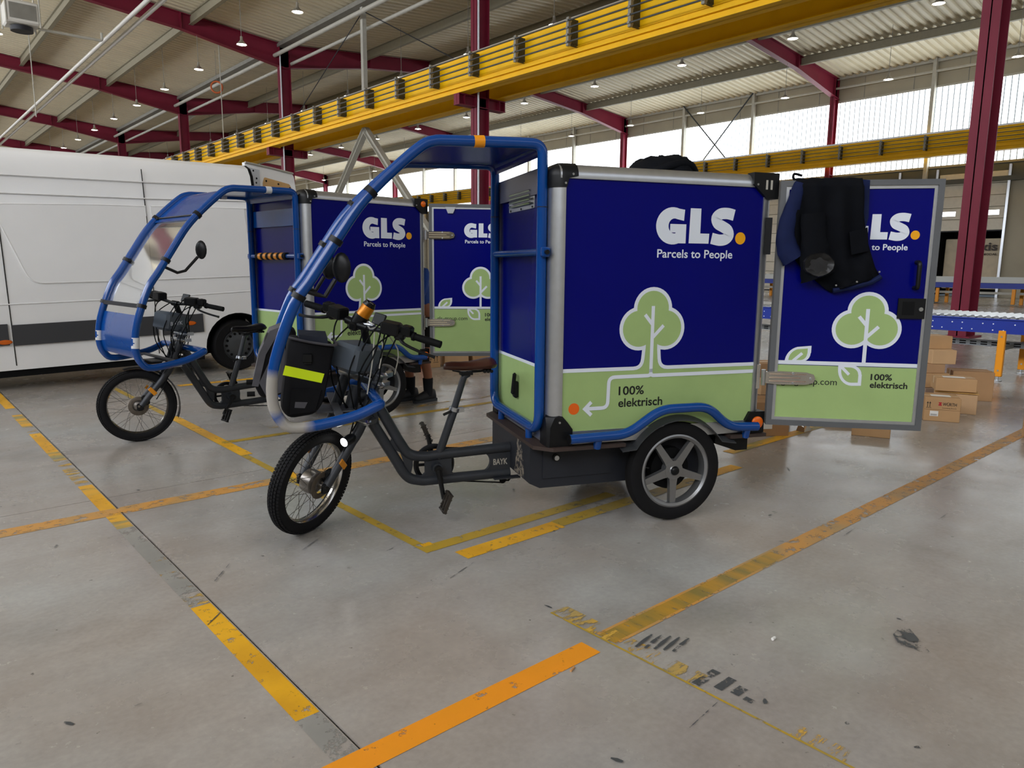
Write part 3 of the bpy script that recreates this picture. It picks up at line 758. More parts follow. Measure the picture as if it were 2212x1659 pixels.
def tyre(mb, Ro, w, n=64, ri=None):
    ri = ri or Ro-.062
    pr = [(ri, -w*.36), (ri+.012, -w*.46), (Ro-.03, -w*.5), (Ro-.012, -w*.42), (Ro-.003, -w*.22), (Ro, 0), (Ro-.003, w*.22), (Ro-.012, w*.42), (Ro-.03, w*.5), (ri+.012, w*.46), (ri, w*.36)]
    return mb.lathe(pr, n=n)
def front_wheel(par, M, Ro=.29):
    t = P('front_wheel', tyre(MB(), Ro-.004, .082), M_RUB, par, M=M)
    tr = MB()
    for i in range(90):                                    # tread blocks
        a = 2*PI*i/90
        for j, (yy, rr) in enumerate(((-.031, Ro-.012), (-.016, Ro-.004), (.0, Ro-.002), (.016, Ro-.004), (.031, Ro-.012))):
            aa = a+(.5 if j % 2 else 0)*2*PI/90
            Mx = Matrix.Rotation(-aa, 4, 'Y') @ Matrix.Translation((rr, yy, 0)) @ Matrix.Rotation(yy*14, 4, 'Z')
            tr.box(-.005, .004, -.006, .006, -.0078, .0078, Mx)
    P('tread', tr, M_RUB, t, smooth=False)['kind'] = 'stuff'
    r = Ro-.062
    P('rim', MB().lathe([(r+.012, -.022), (r+.014, -.024), (r-.002, -.025), (r-.014, -.012), (r-.016, 0), (r-.014, .012), (r-.002, .025), (r+.014, .024), (r+.012, .022), (r-.004, .0)], n=64), M_RIM, t)
    P('hub', MB().lathe([(0, -.055), (.035, -.05), (.062, -.03), (.066, 0), (.062, .03), (.035, .05), (0, .055)], n=28, closed=False).cyl((0, -.1, 0), (0, .1, 0), .009, n=10), mat('dull hub alloy', '#8b8680', .35, .9), t)
    P('brake_disc', MB().lathe([(.045, .062), (.072, .062), (.076, .064), (.072, .066), (.045, .066)], n=36), mat('rusty brake steel', '#6a6259', .45, .8, var=.2, scale=30), t)
    sp = MB()
    SPK = mat('dull spoke steel', '#77746e', .4, .9); sp.cyl((.06, -.032, 0), (r-.01, .0, .0), .0016, n=5); sa = sp.mesh('spoke', SPK)
    sb = MB().cyl((.06, .032, 0), (r-.01, .0, .0), .0016, n=5).mesh('spoke', SPK)
    for i in range(36):
        o = link('spoke', sa if i % 2 else sb, t)
        off = .55 if (i//2) % 2 else -.55
        # tangential lacing
        o.matrix_local = Matrix.Rotation(2*PI*i/36, 4, 'Y') @ Matrix.Translation((.012, 0, .045*(1 if off > 0 else -1))) @ Matrix.Rotation(off*.36, 4, 'Y')
    return t
def rear_wheel(par, M):
    Ro = .291
    t = P('rear_wheel', tyre(MB(), Ro, .085, ri=.205), M_RUB, par, M=M)
    P('rim', MB().lathe([(.205, .03), (.212, .036), (.203, .04), (.19, .03), (.186, .0), (.19, -.03), (.203, -.04), (.212, -.036), (.205, -.03), (.194, 0)], n=64), M_ALLOY, t)
    sm = MB()
    F = lambda u, v, h: (u, h, v)
    poly = [(.03, -.028), (.075, -.022), (.192, -.017), (.192, .017), (.075, .022), (.03, .028)]
    sm.prism(poly, F, -.012, .018)
    sme = sm.mesh('wheel_spoke', M_ALLOY, True, 30)
    for i in range(5):
        o = link('wheel_spoke', sme, t); o.matrix_local = Matrix.Rotation(2*PI*i/5+.31, 4, 'Y')
    P('hub', MB().lathe([(0, .03), (.022, .03), (.03, .022), (.055, .02), (.06, -.02), (0, -.03)], n=28, closed=False), M_ALLOY, t)
    P('hub_cap', MB().lathe([(0, .045), (.016, .044), (.022, .04), (.026, .028), (0, .028)], n=20, closed=False), M_BLACK, t)
    P('brake_drum', MB().lathe([(0, -.03), (.12, -.03), (.125, -.07), (0, -.075)], n=32, closed=False), M_BLACKM, t)
    P('valve', MB().cyl((.185, .012, .03), (.160, .02, .026), .004, n=6), M_BLACK, t)
    return t

def make_trike(name, label, loc, yaw, dz, st, stb, door_ang, left):
    t = thing(name, label, 'cargo trike', loc, yaw, 'electric cargo trikes parked in the hall')
    # ---------------- cargo box
    x0, x1, hw = -1.25, .065, .5
    zb, zp0, zp1, zt = .488, .5585, 1.861+dz, 1.935+dz
    bd = P('box_roof', MB().box(x0+.05, x1-.05, -hw+.05, hw-.05, zt-.02, zt-.004), mat('white roof panel', '#d4d3cd', .4), t, smooth=False)
    P('box_floor', MB().box(x0+.02, x1-.02, -hw+.02, hw-.02, zb, zb+.03), M_PLATE, t, smooth=False)
    zl = .884+dz
    def panel(name_, F, u0, u1, both=True):
        p = P(name_, MB().prism([(u0, zl), (u1, zl), (u1, zp1+.005), (u0, zp1+.005)], F, -.018, 0), M_PBLUE, t, smooth=False)
        P('lower_field', MB().prism([(u0, zp0-.005), (u1, zp0-.005), (u1, zl), (u0, zl)], F, -.018, 0), M_PGREEN, p, smooth=False)
        return p
    FL = lambda u, v, h: (-u, hw+h-.004, v)
    FR = lambda u, v, h: (-u, -hw-h+.004, v)
    FF = lambda u, v, h: (x1-.012+h, u, v)
    ps = panel('side_panel', FL, -.01, 1.195); side_graphics(ps, FL, dz)
    pr = panel('side_panel', FR, -.01, 1.195)
    l = MB(); stroke2(l, FR, [(0, zl), (1.184, zl)], .02, .001); P('line_print', l, M_LOGO, pr, smooth=False)
    pf = panel('front_panel', FF, -hw+.05, hw-.05)
    l = MB(); stroke2(l, FF, [(-hw+.05, zl), (hw-.05, zl)], .018, .001); P('line_print', l, M_LOGO, pf, smooth=False)
    P('panel_edge', MB().box(x1-.02, x1-.006, -hw+.03, -hw+.05, zp0, zp1), M_WHITE, pf, smooth=False)
    # aluminium profiles: rounded corner posts and rails
    def quarter(cx, cy, a0, z0, z1, r=.066, i=.05):
        poly = [(cx+r*math.cos(R(a0+90*k/8)), cy+r*math.sin(R(a0+90*k/8))) for k in range(9)]
        return poly
    for sx, cx, a in ((1, x1-.066, 0), (-1, x0+.066, 90)):
        for sy in (1, -1):
            cy = sy*(hw-.066+.004)
            pts = [(cx+sx*.066*math.cos(R(90*k/8)), cy+sy*.066*math.sin(R(90*k/8))) for k in range(9)]
            if sx > 0: pts = [(cx+.066, cy-sy*.03)]+pts+[(cx-.005, cy+sy*.066)]
            else: pts = [(cx-.066, cy-sy*.0)]+pts+[(cx+.005, cy+sy*.066)]
            inner = [(cx-sx*.012, cy-sy*.012)]
            P('corner_post', MB().prism(pts+inner, lambda u, v, h: (u, v, h), zp0-.06, zp1+.02), M_ALU, t, ang=25)
    for sy in (1, -1):
        prof = [(hw+.004-.06*(1-math.cos(R(90*k/6))), zt-.06+.06*math.sin(R(90*k/6))) for k in range(7)]+[(hw-.08, zt), (hw-.08, zt-.03), (hw-.02, zp1)]+[(hw+.004, zp1)]
        mb = MB(); mb.loft([[(xx, sy*p[0], p[1]) for p in prof] for xx in (x0+.02, x1-.04)]); P('top_rail', mb, M_ALU, t, ang=25)
        P('bottom_rail', MB().box(x0+.02, x1-.05, sy*hw-.02, sy*hw+.004, zb, zp0), M_ALU, t, smooth=False)
    for xx, d in ((x1, 1), (x0, -1)):
        mb = MB(); prof = [(xx-d*.06*(1-math.cos(R(90*k/6))), zt-.06+.06*math.sin(R(90*k/6))) for k in range(7)]+[(xx-d*.08, zt), (xx-d*.08, zt-.03), (xx-d*.02, zp1), (xx, zp1)]
        mb.loft([[(p[0], yy, p[1]) for p in prof] for yy in (-hw+.05, hw-.05)]); P('top_rail', mb, M_ALU, t, ang=25)
    P('bottom_rail', MB().box(x1-.02, x1, -hw+.05, hw-.05, zb, zp0), M_ALU, t, smooth=False)
    # black corner castings
    for sy in (1, -1):
        c = MB()                                             # front top: rounded
        rings = []
        rr = .072
        for k in range(7):
            a = R(15*k); z = zt-.062+.068*math.sin(a); q = .068*(1-math.cos(a))
            ring = []
            for j in range(9):
                b = R(90*j/8); ring.append((x1-rr+(rr+.006-q)*math.cos(b), sy*(hw-rr+.004+(rr+.004-q)*math.sin(b)), z))
            ring = [(x1+.006-q, sy*(hw-.135), z)]+ring+[(x1-.135, sy*(hw+.008-q), z)]
            rings.append(ring)
        base = [(p[0], p[1], zp1-.045) for p in rings[0]]
        base[0] = (rings[0][0][0], rings[0][0][1]+sy*.05, zp1-.0); base[-1] = (rings[0][-1][0]+.05, rings[0][-1][1], zp1-.0)
        c.loft([base]+rings, closed=False, caps=False)
        c.add(rings[-1]+[(x1-.12, sy*(hw-.12), zt+.006)], [tuple(range(len(rings[-1])+1))])
        P('corner_cap', c, M_BLACK, t, ang=30)
        for sx_, yy, zz in ((x1-.105, hw+.009, zp1+.02), (x1-.065, hw+.009, zp1-.025)):
            P('screw', MB().cyl((sx_, sy*(yy-.005), zz), (sx_, sy*(yy+.003), zz), .006, n=10), M_STEEL, t)
        # rear top: flat plate casting
        F = lambda u, v, h, s=sy: (u, s*(hw+.004+h), v)
        rc = P('corner_cap', MB().prism([(x0-.012, zt+.004), (x0+.15, zt+.004), (x0+.15, zt-.06), (x0+.06, zp1-.06), (x0-.012, zp1-.06)], F, -.05, .012), M_BLACK, t, smooth=False)
        if left:
            P('reflector', MB().lathe([(0, .016), (.022, .014), (.028, .01), (.028, 0), (0, 0)], (x0+.045, sy*(hw+.012), zt-.045), (0, sy, 0), 20, False), M_ORREF, rc)
        else:
            for k in (0, 1): P('slot', MB().prism([(x0+.03+k*.03, zt-.035), (x0+.043+k*.03, zt-.035), (x0+.043+k*.03, zt-.085), (x0+.03+k*.03, zt-.085)], F, .012, .0125), M_LGREY, rc, smooth=False)
        P('screw', MB().cyl((x0+.125, sy*(hw+.01), zt-.06), (x0+.125, sy*(hw+.019), zt-.06), .006, n=10), M_STEEL, t)
        # front bottom casting, faceted
        c = MB(); e = .012
        ring = lambda z, s, yy: [(x1+e-s, sy*(hw-.10), z), (x1+e-s, sy*(hw+e-.035), z), (x1+e-s-.035, sy*(hw+e), z), (x1-.13, sy*(hw+e), z)]
        c.loft([[(x1+e, sy*(hw-.10), zb-.005), (x1+e, sy*(hw+e-.012), zb-.005), (x1+e-.012, sy*(hw+e), zb-.005), (x1-.13, sy*(hw+e), zb-.005)],
                [(x1+e, sy*(hw-.10), zb+.085), (x1+e, sy*(hw+e-.016), zb+.10), (x1+e-.016, sy*(hw+e), zb+.10), (x1-.13, sy*(hw+e), zb+.085)],
                [(x1+e, sy*(hw-.07), zb+.125), (x1+e-.002, sy*(hw+e-.04), zb+.15), (x1+e-.04, sy*(hw+e-.002), zb+.15), (x1-.10, sy*(hw+e), zb+.125)],
                [(x1+.002, sy*(hw-.05), zb+.155), (x1+.002, sy*(hw-.05), zb+.16), (x1-.055, sy*(hw+.004), zb+.16), (x1-.075, sy*(hw+.004), zb+.155)]], closed=False, caps=False)
        P('corner_cap', c, M_BLACK, t, ang=25)
        for xx, zz in ((x1-.055, zb+.125), (x1-.11, zb+.035)): P('screw', MB().cyl((xx, sy*(hw+.008), zz), (xx, sy*(hw+.017), zz), .006, n=10), M_STEEL, t)
        # rear bottom casting with lamp
        rb = P('corner_cap', MB().prism([(x0-.012, zb-.004), (x0+.12, zb-.004), (x0+.12, zb+.06), (x0+.085, zb+.12), (x0-.012, zb+.12)], F, -.05, .014), M_BLACK, t, smooth=False)
        P('reflector', MB().lathe([(0, .02), (.03, .017), (.036, .012), (.036, 0), (0, 0)], (x0+.036, sy*(hw+.014), zb+.056), (0, sy, 0), 24, False), M_ORREF, rb)
    # front: louvre, latch, apron sheet
    if not left:
        v = P('vent_louvre', MB().prism([(-.235, 1.735), (.215, 1.735), (.215, 1.862), (-.235, 1.862)], FF, 0, .006), M_STEEL, pf, smooth=False)
        for k in range(4): P('louvre_blade', MB().cbox((x1+.006, -.01, 1.765+k*.022), (.012, .36, .008), Matrix.Rotation(R(35), 4, 'Y')), M_CHROME, v, smooth=False)
        for yy in (-.2, -.01, .18): P('rivet', MB().cyl((x1-.006, yy, 1.743), (x1-.002, yy, 1.743), .006, n=8), M_DARK, v)
    lt = P('latch', MB().cbox((x1, -.06, .70), (.03, .045, .10), b=.008), M_BLACK, t)
    P('latch_lever', MB().cbox((x1+.014, -.06, .735), (.02, .03, .13), Matrix.Rotation(R(-6), 4, 'Y'), b=.008), M_BLACK, lt)
    # ---------------- rear door
    w = .828
    hg = Vector((-1.262, .53, 0)); e = Vector((math.cos(R(door_ang)), math.sin(R(door_ang)), 0)); n_ = Vector((e.y, -e.x, 0))
    D = lambda u, v, h: tuple(hg+e*u+n_*h+Vector((0, 0, v)))
    z0, z1 = .535, 1.898+dz
    door = P('rear_door', MB().prism([(.03, zl), (w-.03, zl), (w-.03, z1-.03), (.03, z1-.03)], D, -.03, 0), M_PBLUE, t, smooth=False)
    P('lower_field', MB().prism([(.03, z0+.03), (w-.03, z0+.03), (w-.03, zl), (.03, zl)], D, -.03, 0), M_PGREEN, door, smooth=False)
    P('door_back', MB().prism([(.01, z0+.01), (w-.01, z0+.01), (w-.01, z1-.01), (.01, z1-.01)], D, -.04, -.03), M_LGREY, door, smooth=False)
    def border(a, b, h0, h1, nm, m):
        """mitred rectangular frame from inset a to inset b"""
        mb = MB()
        for A, B in (((0, 0), (1, 0)), ((1, 0), (1, 1)), ((1, 1), (0, 1)), ((0, 1), (0, 0))):
            f = lambda q, i: ((i if q[0] == 0 else w-i), (z0+i if q[1] == 0 else z1-i))
            poly = [f(A, a), f(B, a), f(B, b), f(A, b)]
            mb.prism(poly, D, h0, h1)
        return P(nm, mb, m, door, smooth=False)
    border(0, .03, -.045, .014, 'door_seal', M_SEAL); border(.03, .047, -.03, .006, 'edge_trim', M_ALU)
    door_graphics(door, D, w, dz)
    for k, zc in enumerate((.81+dz*.5, 1.60+dz)):
        if k == 1 and not left:
            hh = P('hinge', MB().prism([(-.07, zc-.10), (-.035, zc-.10), (-.035, zc+.10), (-.07, zc+.10)], D, -.01, .02), M_BLACK, door, smooth=False); continue
        body = [(-.02, zc-.032), (.06, zc-.038), (.2, zc-.035), (.24, zc-.024), (.25, zc), (.24, zc+.024), (.2, zc+.035), (.06, zc+.038), (-.02, zc+.032)]
        hh = P('hinge', MB().prism(body, D, .004, .024).prism([(-.075, zc-.07), (-.045, zc-.07), (-.045, zc+.07), (-.075, zc+.07)], D, -.03, .0), M_CHROME, door, ang=20)
        [P('hinge_rib', MB().cyl(D(.0, zc+q, .024), D(L_, zc+q, .024), .006, n=8), M_CHROME, hh) for q, L_ in ((0, .17), (.02, .2), (-.02, .2))]
        P('hinge_pin', MB().cyl(D(-.03, zc-.045, .02), D(-.03, zc+.045, .02), .013, n=12), M_STEEL, hh)
        for uu, dv in ((.13, .028), (.13, -.028), (.225, 0)): P('bolt', MB().cyl(D(uu, zc+dv, .02), D(uu, zc+dv, .03), .007, n=10), M_STEEL, hh)
    if not left:
        hd = P('grab_handle', MB().tube(fillet([D(.728, 1.325, 0), D(.728, 1.325, .05), D(.728, 1.462, .05), D(.728, 1.462, 0)], .02), .012, 8), M_BLACK, door)
        lk = P('lock_plate', MB().prism([(.652, 1.158), (.79, 1.158), (.79, 1.268), (.652, 1.268)], D, 0, .012), M_BLACK, door, smooth=False)
        P('lock_recess', MB().prism([(.675, 1.178), (.735, 1.178), (.735, 1.25), (.675, 1.25)], D, .012, .0135), M_BLACKM, lk, smooth=False)
        P('key_cylinder', MB().cyl(D(.768, 1.21, .01), D(.768, 1.21, .018), .011, n=14), M_STEEL, lk)
    else:
        P('catch_plate', MB().prism([(.16, z1-.03), (.26, z1-.03), (.235, z1-.09), (.185, z1-.09)], D, 0, .02), M_STEEL, door, smooth=False)
    # ---------------- chassis
    F0 = lambda u, v, h: (u, v, h)
    P('base_plate', MB().prism([(x0-.02, -.535), (-1.03, -.535), (-1.03, -.38), (-.37, -.38), (-.37, -.535), (.05, -.535), (.135, -.45), (.135, .45), (.05, .535), (-.37, .535), (-.37, .38), (-1.03, .38), (-1.03, .535), (x0-.02, .535)], F0, .462, .482), M_PLATE, t, smooth=False)
    uc = P('chassis_box', MB().prism([(.12, .46), (.12, .245), (.06, .215), (-.95, .215), (-.95, .46)], lambda u, v, h: (u, h, v), -.36, .36), M_UNDER, t, smooth=False)
    P('scraped_patch', MB().prism([(.10, .25), (.27, .25), (.25, .36), (.20, .455), (.15, .455), (.12, .36)], lambda u, v, h: (.12+h, u, v), 0, .002), M_UNDERW, uc, smooth=False)
    hb = P('chassis_door', MB().prism([(.045, .27), (-.36, .27), (-.36, .44), (.045, .44)], lambda u, v, h: (u, .36+h, v), 0, .008), M_UNDER, t, smooth=False)
    P('door_lock', MB().cyl((-.03, .362, .385), (-.03, .385, .385), .014, n=14), M_STEEL, hb); P('door_lock', MB().cyl((-.03, .362, .385), (-.03, .376, .385), .022, n=14), M_BLACK, hb)
    P('rear_bracket', MB().prism([(-.98, .462), (-1.2, .462), (-1.2, .37), (-1.12, .37), (-.98, .42)], lambda u, v, h: (u, h, v), -.46, .46), M_BLACK, t, smooth=False)
    P('rear_axle', MB().cyl((-.701, -.46, .291), (-.701, .46, .291), .025, n=12), M_BLACK, t)
    for sy in (1, -1):
        rear_wheel(t, Matrix.Translation((-.701, sy*.47, .291)) @ (Matrix() if sy > 0 else Matrix.Rotation(PI, 4, 'Z')))
        # mudguard
        arc = [(-.701+.325*math.cos(R(a)), .291+.325*math.sin(R(a))) for a in range(33, 148, 7)]
        G = [[(u, sy*(.385+.165*j/3), v-(.02 if j == 3 else 0)) for j in range(4)] for u, v in [(-.345, .462)]+arc[:]+[(-1.06, .462)]]
        G2 = [[(p[0], p[1], p[2]-.006) for p in r_] for r_ in G]
        mb = MB(); mb.loft([G[i]+G2[i][::-1] for i in range(len(G))]); P('mudguard', mb, mat('grey mudguard', '#35373a', .55), t)
        # side rail
        zs = .015
        path = fillet([(-.03, sy*.555, .53), (-.366, sy*.555, .532+zs*.3), (-.56, sy*.565, .665), (-.85, sy*.565, .665), (-1.0, sy*.555, .54), (-1.19, sy*.555, .53)], .07)
        rl = P('guard_rail', MB().tube(path, .026, 12), M_TUBE, t)
        for xx in (-.20, -1.13): P('rail_foot', MB().cyl((xx, sy*.55, .535), (xx, sy*.53, .468), .022, n=12), M_TUBE, rl)
        P('rail_plug', MB().cyl((-.026, sy*.555, .53), (-.031, sy*.555, .53), .0262, n=14), M_BLACK, rl)
    # ---------------- frame
    gy = lambda u, v, h: (u, h, v)
    top = spline([(.985, 0, .715), (.935, 0, .712), (.893, 0, .665), (.767, 0, .430), (.715, 0, .365), (.63, 0, .346), (.515, 0, .352), (.122, 0, .367)], 6)
    low = spline([(.985, 0, .66), (.93, 0, .575), (.808, 0, .361), (.735, 0, .240), (.665, 0, .208), (.57, 0, .204), (.121, 0, .213)], 6)
    fr = P('frame_tube', MB().tube(top, .03, 12), M_FRAMEP, t)
    P('frame_tube', MB().tube(low, .03, 12), M_FRAMEP, t)
    def slot_plate():
        pts = [(.121, .37), (.28, .362)]+[(.235+.062*math.cos(R(a))*-1+.0, .289+.062*math.sin(R(a))) for a in range(90, -91, -15)][::1]+[(.28, .212), (.121, .21)]
        pts = [(.121, .37), (.31, .365), (.31, .352)]+[(.310-.068*math.cos(R(a)), .287+.062*math.sin(R(a))) for a in range(84, -85, -14)]+[(.31, .222), (.31, .21), (.121, .21)]
        return pts
    gp = P('gusset_plate', MB().prism(slot_plate(), gy, -.012, .014), M_FRAMEP, fr, smooth=False)
    sb = MB(); text2(sb, lambda u, v, h: (.19-u, .014+h, v), 'BAYK', -.035, .268, .05, .0012, .0012, .088); P('stencil', sb, mat('cut out light', '#a9a59a', .6), gp, smooth=False)
    P('gusset_plate', MB().prism([(.66, .35), (.62, .345), (.49, .35), (.46, .36), (.475, .33), (.475, .25), (.44, .205), (.67, .205), (.63, .25), (.63, .31)], gy, -.014, .014), M_FRAMEP, fr, smooth=False)
    P('gusset_plate', MB().prism([(.93, .70), (.945, .60), (.90, .525), (.885, .56), (.90, .655)], gy, -.012, .012), M_FRAMEP, fr, smooth=False)
    P('gusset_plate', MB().prism([(.80, .50), (.775, .44), (.73, .37), (.70, .352), (.70, .30), (.72, .225), (.735, .23), (.745, .30), (.77, .38), (.835, .42)], gy, -.012, .012), M_FRAMEP, fr, smooth=False)
    P('head_tube', MB().cyl(AX0+AXD*-.03, AX0+AXD*.17, .032, n=14), M_FRAMEP, t)
    P('seat_tube', MB().cyl((.555, 0, .33), (.455, 0, .61), .024, n=12), M_FRAMEP, t)
    sp = P('seat_post', MB().tube([(.47, 0, .57), (.405, 0, .775), (.395, 0, .80), (.37, 0, .815)], .019, 10), M_FRAMEP, t)
    P('seat_clamp', MB().cyl((.459, 0, .60), (.452, 0, .622), .031, n=14).cbox((.425, .0, .607), (.05, .035, .025)), M_STEEL, t); P('clamp_lever', MB().cyl((.48, .02, .605), (.525, .03, .588), .008, n=8), M_BLACK, sp)
    # saddle by cross sections
    rings = []
    for x, hwid, zt_, th in ((.515, .012, .872, .03), (.505, .022, .884, .045), (.47, .028, .888, .055), (.42, .034, .886, .055), (.37, .052, .886, .055), (.32, .080, .893, .062), (.27, .098, .903, .07), (.24, .095, .906, .07), (.222, .075, .897, .055), (.218, .05, .885, .03)):
        ring = []
        for k in range(14):
            a = 2*PI*k/14; c, s_ = math.cos(a), math.sin(a)
            ring.append((x, hwid*c, zt_-th*.45+th*.45*(s_ if s_ > 0 else s_*1.1)-(.012*abs(c)**3 if s_ > 0 else 0)))
        rings.append(ring)
    sd = P('saddle', MB().loft(rings), M_SKAI if left else M_LEATH, t, ang=60)
    P('saddle_rails', MB().tube([(.47, .02, .838), (.40, .022, .822), (.3, .022, .828), (.25, .03, .85)], .004, 6).tube([(.47, -.02, .838), (.40, -.022, .822), (.3, -.022, .828), (.25, -.03, .85)], .004, 6).cbox((.385, 0, .818), (.07, .05, .018)), M_BLACK, sd)
    for k in range(3): P('saddle_spring', MB().cyl((.25+.02*k, -.06, .832), (.25+.02*k, .06, .832), .01, n=8), M_BLACK, sd)
    # drive train
    bbx, bbz = .566, .283
    P('chainring', MB().lathe([(.105, -.055), (.112, -.052), (.105, -.049), (.09, -.05), (.09, -.054)], (bbx, 0, bbz), n=40), M_BLACK, t)
    cr = P('chainring_guard', MB().lathe([(.108, -.062), (.12, -.058), (.12, -.044), (.11, -.044)], (bbx, 0, bbz), n=40), M_DARK, t)
    for k in range(5):
        a = 2*PI*k/5; P('chainring_arm', MB().cyl((bbx+.02*math.cos(a), -.052, bbz+.02*math.sin(a)), (bbx+.09*math.cos(a), -.052, bbz+.09*math.sin(a)), .009, n=6), M_BLACK, cr)
    P('bottom_bracket', MB().cyl((bbx, -.06, bbz), (bbx, .06, bbz), .03, n=16), M_FRAMEP, t)
    d = Vector((-.025, 0, -.168)) if not left else Vector((.10, 0, -.135))
    for sy in (1, -1):
        c0 = Vector((bbx, sy*.075, bbz)); c1 = c0+d*sy+Vector((0, sy*.02, 0))
        ck = P('crank', MB().cyl(c0-Vector((0, sy*.012, 0)), c0+Vector((0, sy*.014, 0)), .022, n=14).tube([c0, (c0+c1)/2, c1], [.019, .014, .013], 8), M_BLACK, t)
        pc = c1+Vector((0, sy*.06, 0)); tilt = Matrix.Rotation(R(68 if sy > 0 else 112), 4, 'Y')
        pb = MB()
        for yy in (-.045, 0, .045): pb.cbox(pc+Vector((0, yy, 0)), (.1, .012, .018), tilt)
        for uu in (-.05, .05): pb.cbox(pc+tilt @ Vector((uu, 0, 0)), (.012, .10, .02), tilt)
        for uu in (-.05, -.025, .025, .05):
            for yy in (-.04, .04): pb.cyl(pc+tilt @ Vector((uu, yy, -.016)), pc+tilt @ Vector((uu, yy, .016)), .003, n=5)
        pb.cyl(c1, pc, .008, n=8)
        P('pedal', pb, M_BLACK if left else mat('worn pedal metal', '#3d3833', .5, .5), ck, smooth=False)
    ch = MB()
    for a, b, n in ((Vector((bbx, -.052, bbz-.097)), Vector((.15, -.052, .135)), 70), (Vector((bbx, -.052, bbz+.097)), Vector((.12, -.052, .345)), 75)):
        for k in range(n):
            c = a+(b-a)*(k+.5)/n; ch.cbox(c, (.0042, .007, .0075))
    P('chain', ch, M_BLACKM, t, smooth=False)['kind'] = 'stuff'
    P('chain_tensioner', MB().lathe([(.0, -.058), (.02, -.058), (.022, -.052), (.02, -.046), (0, -.046)], (.145, 0, .15), n=11, closed=False).tube([(.145, -.05, .15), (.11, -.05, .145), (.085, -.05, .175)], .006, 6), M_BLACKM, t)
    P('stop_bracket', MB().box(.07, .23, .01, .06, .188, .196), M_FRAMEP, t, smooth=False)
    # ---------------- steering
    SM = steer(st); SB = steer(stb)
    hub = Vector((1.31, 0, .29)); lift = .29-min(0, 0)
    MW = SM @ Matrix.Translation(hub)
    zmin = min((MW @ Vector((.29*math.cos(a*.1), 0, .29*math.sin(a*.1)))).z for a in range(63))
    MW = Matrix.Translation((0, 0, -zmin+.002)) @ MW
    front_wheel(t, MW)
    for sy in (1, -1):
        fk = P('fork_leg', MB().tube(spline([(.925, sy*.10, .90), (1.0, sy*.10, .73), (1.06, sy*.10, .585), (1.12, sy*.095, .50), (1.29, sy*.085, .295)], 5), [.03]*10+[.027]*5+[.024]*6, 14), M_FRAMEP, t, M=SM)
        P('fork_foot', MB().cbox((1.30, sy*.085, .285), (.05, .03, .06), b=.01), M_BLACK, fk)
        P('reflector', MB().cbox((1.205, sy*.113, .405), (.032, .008, .07), Matrix.Rotation(R(40), 4, 'Y'), b=.003), mat('amber reflector', '#d98a14', .3), fk)
        if not left:
            P('headlight', MB().lathe([(0, .045), (.02, .042), (.027, .0), (.027, -.02), (.012, -.045), (0, -.05)], (1.155, sy*.10, .53), (1, 0, -.1), 18, False), M_BLACK, fk)
            P('headlight_lens', MB().lathe([(0, .052), (.015, .05), (.024, .042), (.02, .04), (0, .04)], (1.155, sy*.10, .53), (1, 0, -.1), 18, False), M_LIGHT, fk)
    for k, (xx, zz) in enumerate(((1.052, .607), (.966, .805), (.945, .855))):
        P('fork_clamp', MB().cbox((xx, 0, zz), (.075, .29, .03), Matrix.Rotation(R(-16), 4, 'Y'), b=.012).cbox((xx-.05, .125, zz-.005), (.05, .03, .026)), M_STEEL, t, M=SM)
    P('caliper', MB().cbox((1.255, .062, .335), (.06, .035, .08), b=.012), M_BLACK, t, M=SM)
    # mudguard front
    arc = [(hub.x+.312*math.cos(R(a)), hub.z+.312*math.sin(R(a))) for a in range(75, 205, 8)]
    mb = MB(); mb.loft([[(u, -.045, v-.01), (u, -.03, v), (u, .03, v), (u, .045, v-.01), (u, .045, v-.016), (u, .03, v-.006), (u, -.03, v-.006), (u, -.045, v-.016)] for u, v in arc]); left and P('front_mudguard', mb, M_BLACK, t, M=Matrix.Translation((0, 0, .006)) @ SM)
    bx2 = P('control_box', MB().cbox((1.03, 0, .945) if not left else (1.03, 0, .96), (.23, .17, .15), Matrix.Rotation(R(-10), 4, 'Y'), b=.02), mat('slate grey housing', '#555d66', .45), t, M=SB)
    if left:
        sb = MB(); text2(sb, lambda u, v, h: (1.115-u, .087+h, v-u*.0), 'BAYK', 0, .945, .042, .001, .0006, .12); P('lettering', sb, M_LOGO, bx2, smooth=False)
    bar = []
    for sy in (-1, 1): pass
    bp_ = spline([(.93, -.44, 1.115), (.955, -.28, 1.125), (.985, -.12, 1.115), (.99, 0, 1.105), (.985, .12, 1.115), (.955, .28, 1.125), (.93, .44, 1.115)], 5)
    hb_ = P('handlebar', MB().tube(bp_, .0125, 10), M_DARK if not left else M_BLACK, t, M=SB)
    P('stem', MB().tube([(.93, 0, .90), (.94, 0, 1.0), (.985, 0, 1.105)], [.026, .022, .022], 12).cyl((.988, -.03, 1.105), (.988, .03, 1.105), .022, n=12), M_BLACK, t, M=SB)
    for sy in (1, -1):
        gp_ = P('grip', MB().tube([(.953, sy*.30, 1.1235), (.94, sy*.37, 1.119), (.926, sy*.448, 1.114)], [.0185, .020, .0195], 12).cyl((.955, sy*.292, 1.124), (.953, sy*.304, 1.1235), .0235, n=12), M_BLACKM, t, M=SB)
        P('brake_lever', MB().tube(spline([(.975, sy*.225, 1.105), (1.012, sy*.28, 1.09), (1.0, sy*.37, 1.07), (.972, sy*.45, 1.055)], 4), [.010]*4+[.008]*8+[.010], 8), M_BLACK, hb_)
        P('brake_clamp', MB().cbox((.972, sy*.225, 1.112), (.055, .055, .045), Matrix.Rotation(R(20*sy), 4, 'Z'), b=.01), M_BLACK, hb_)
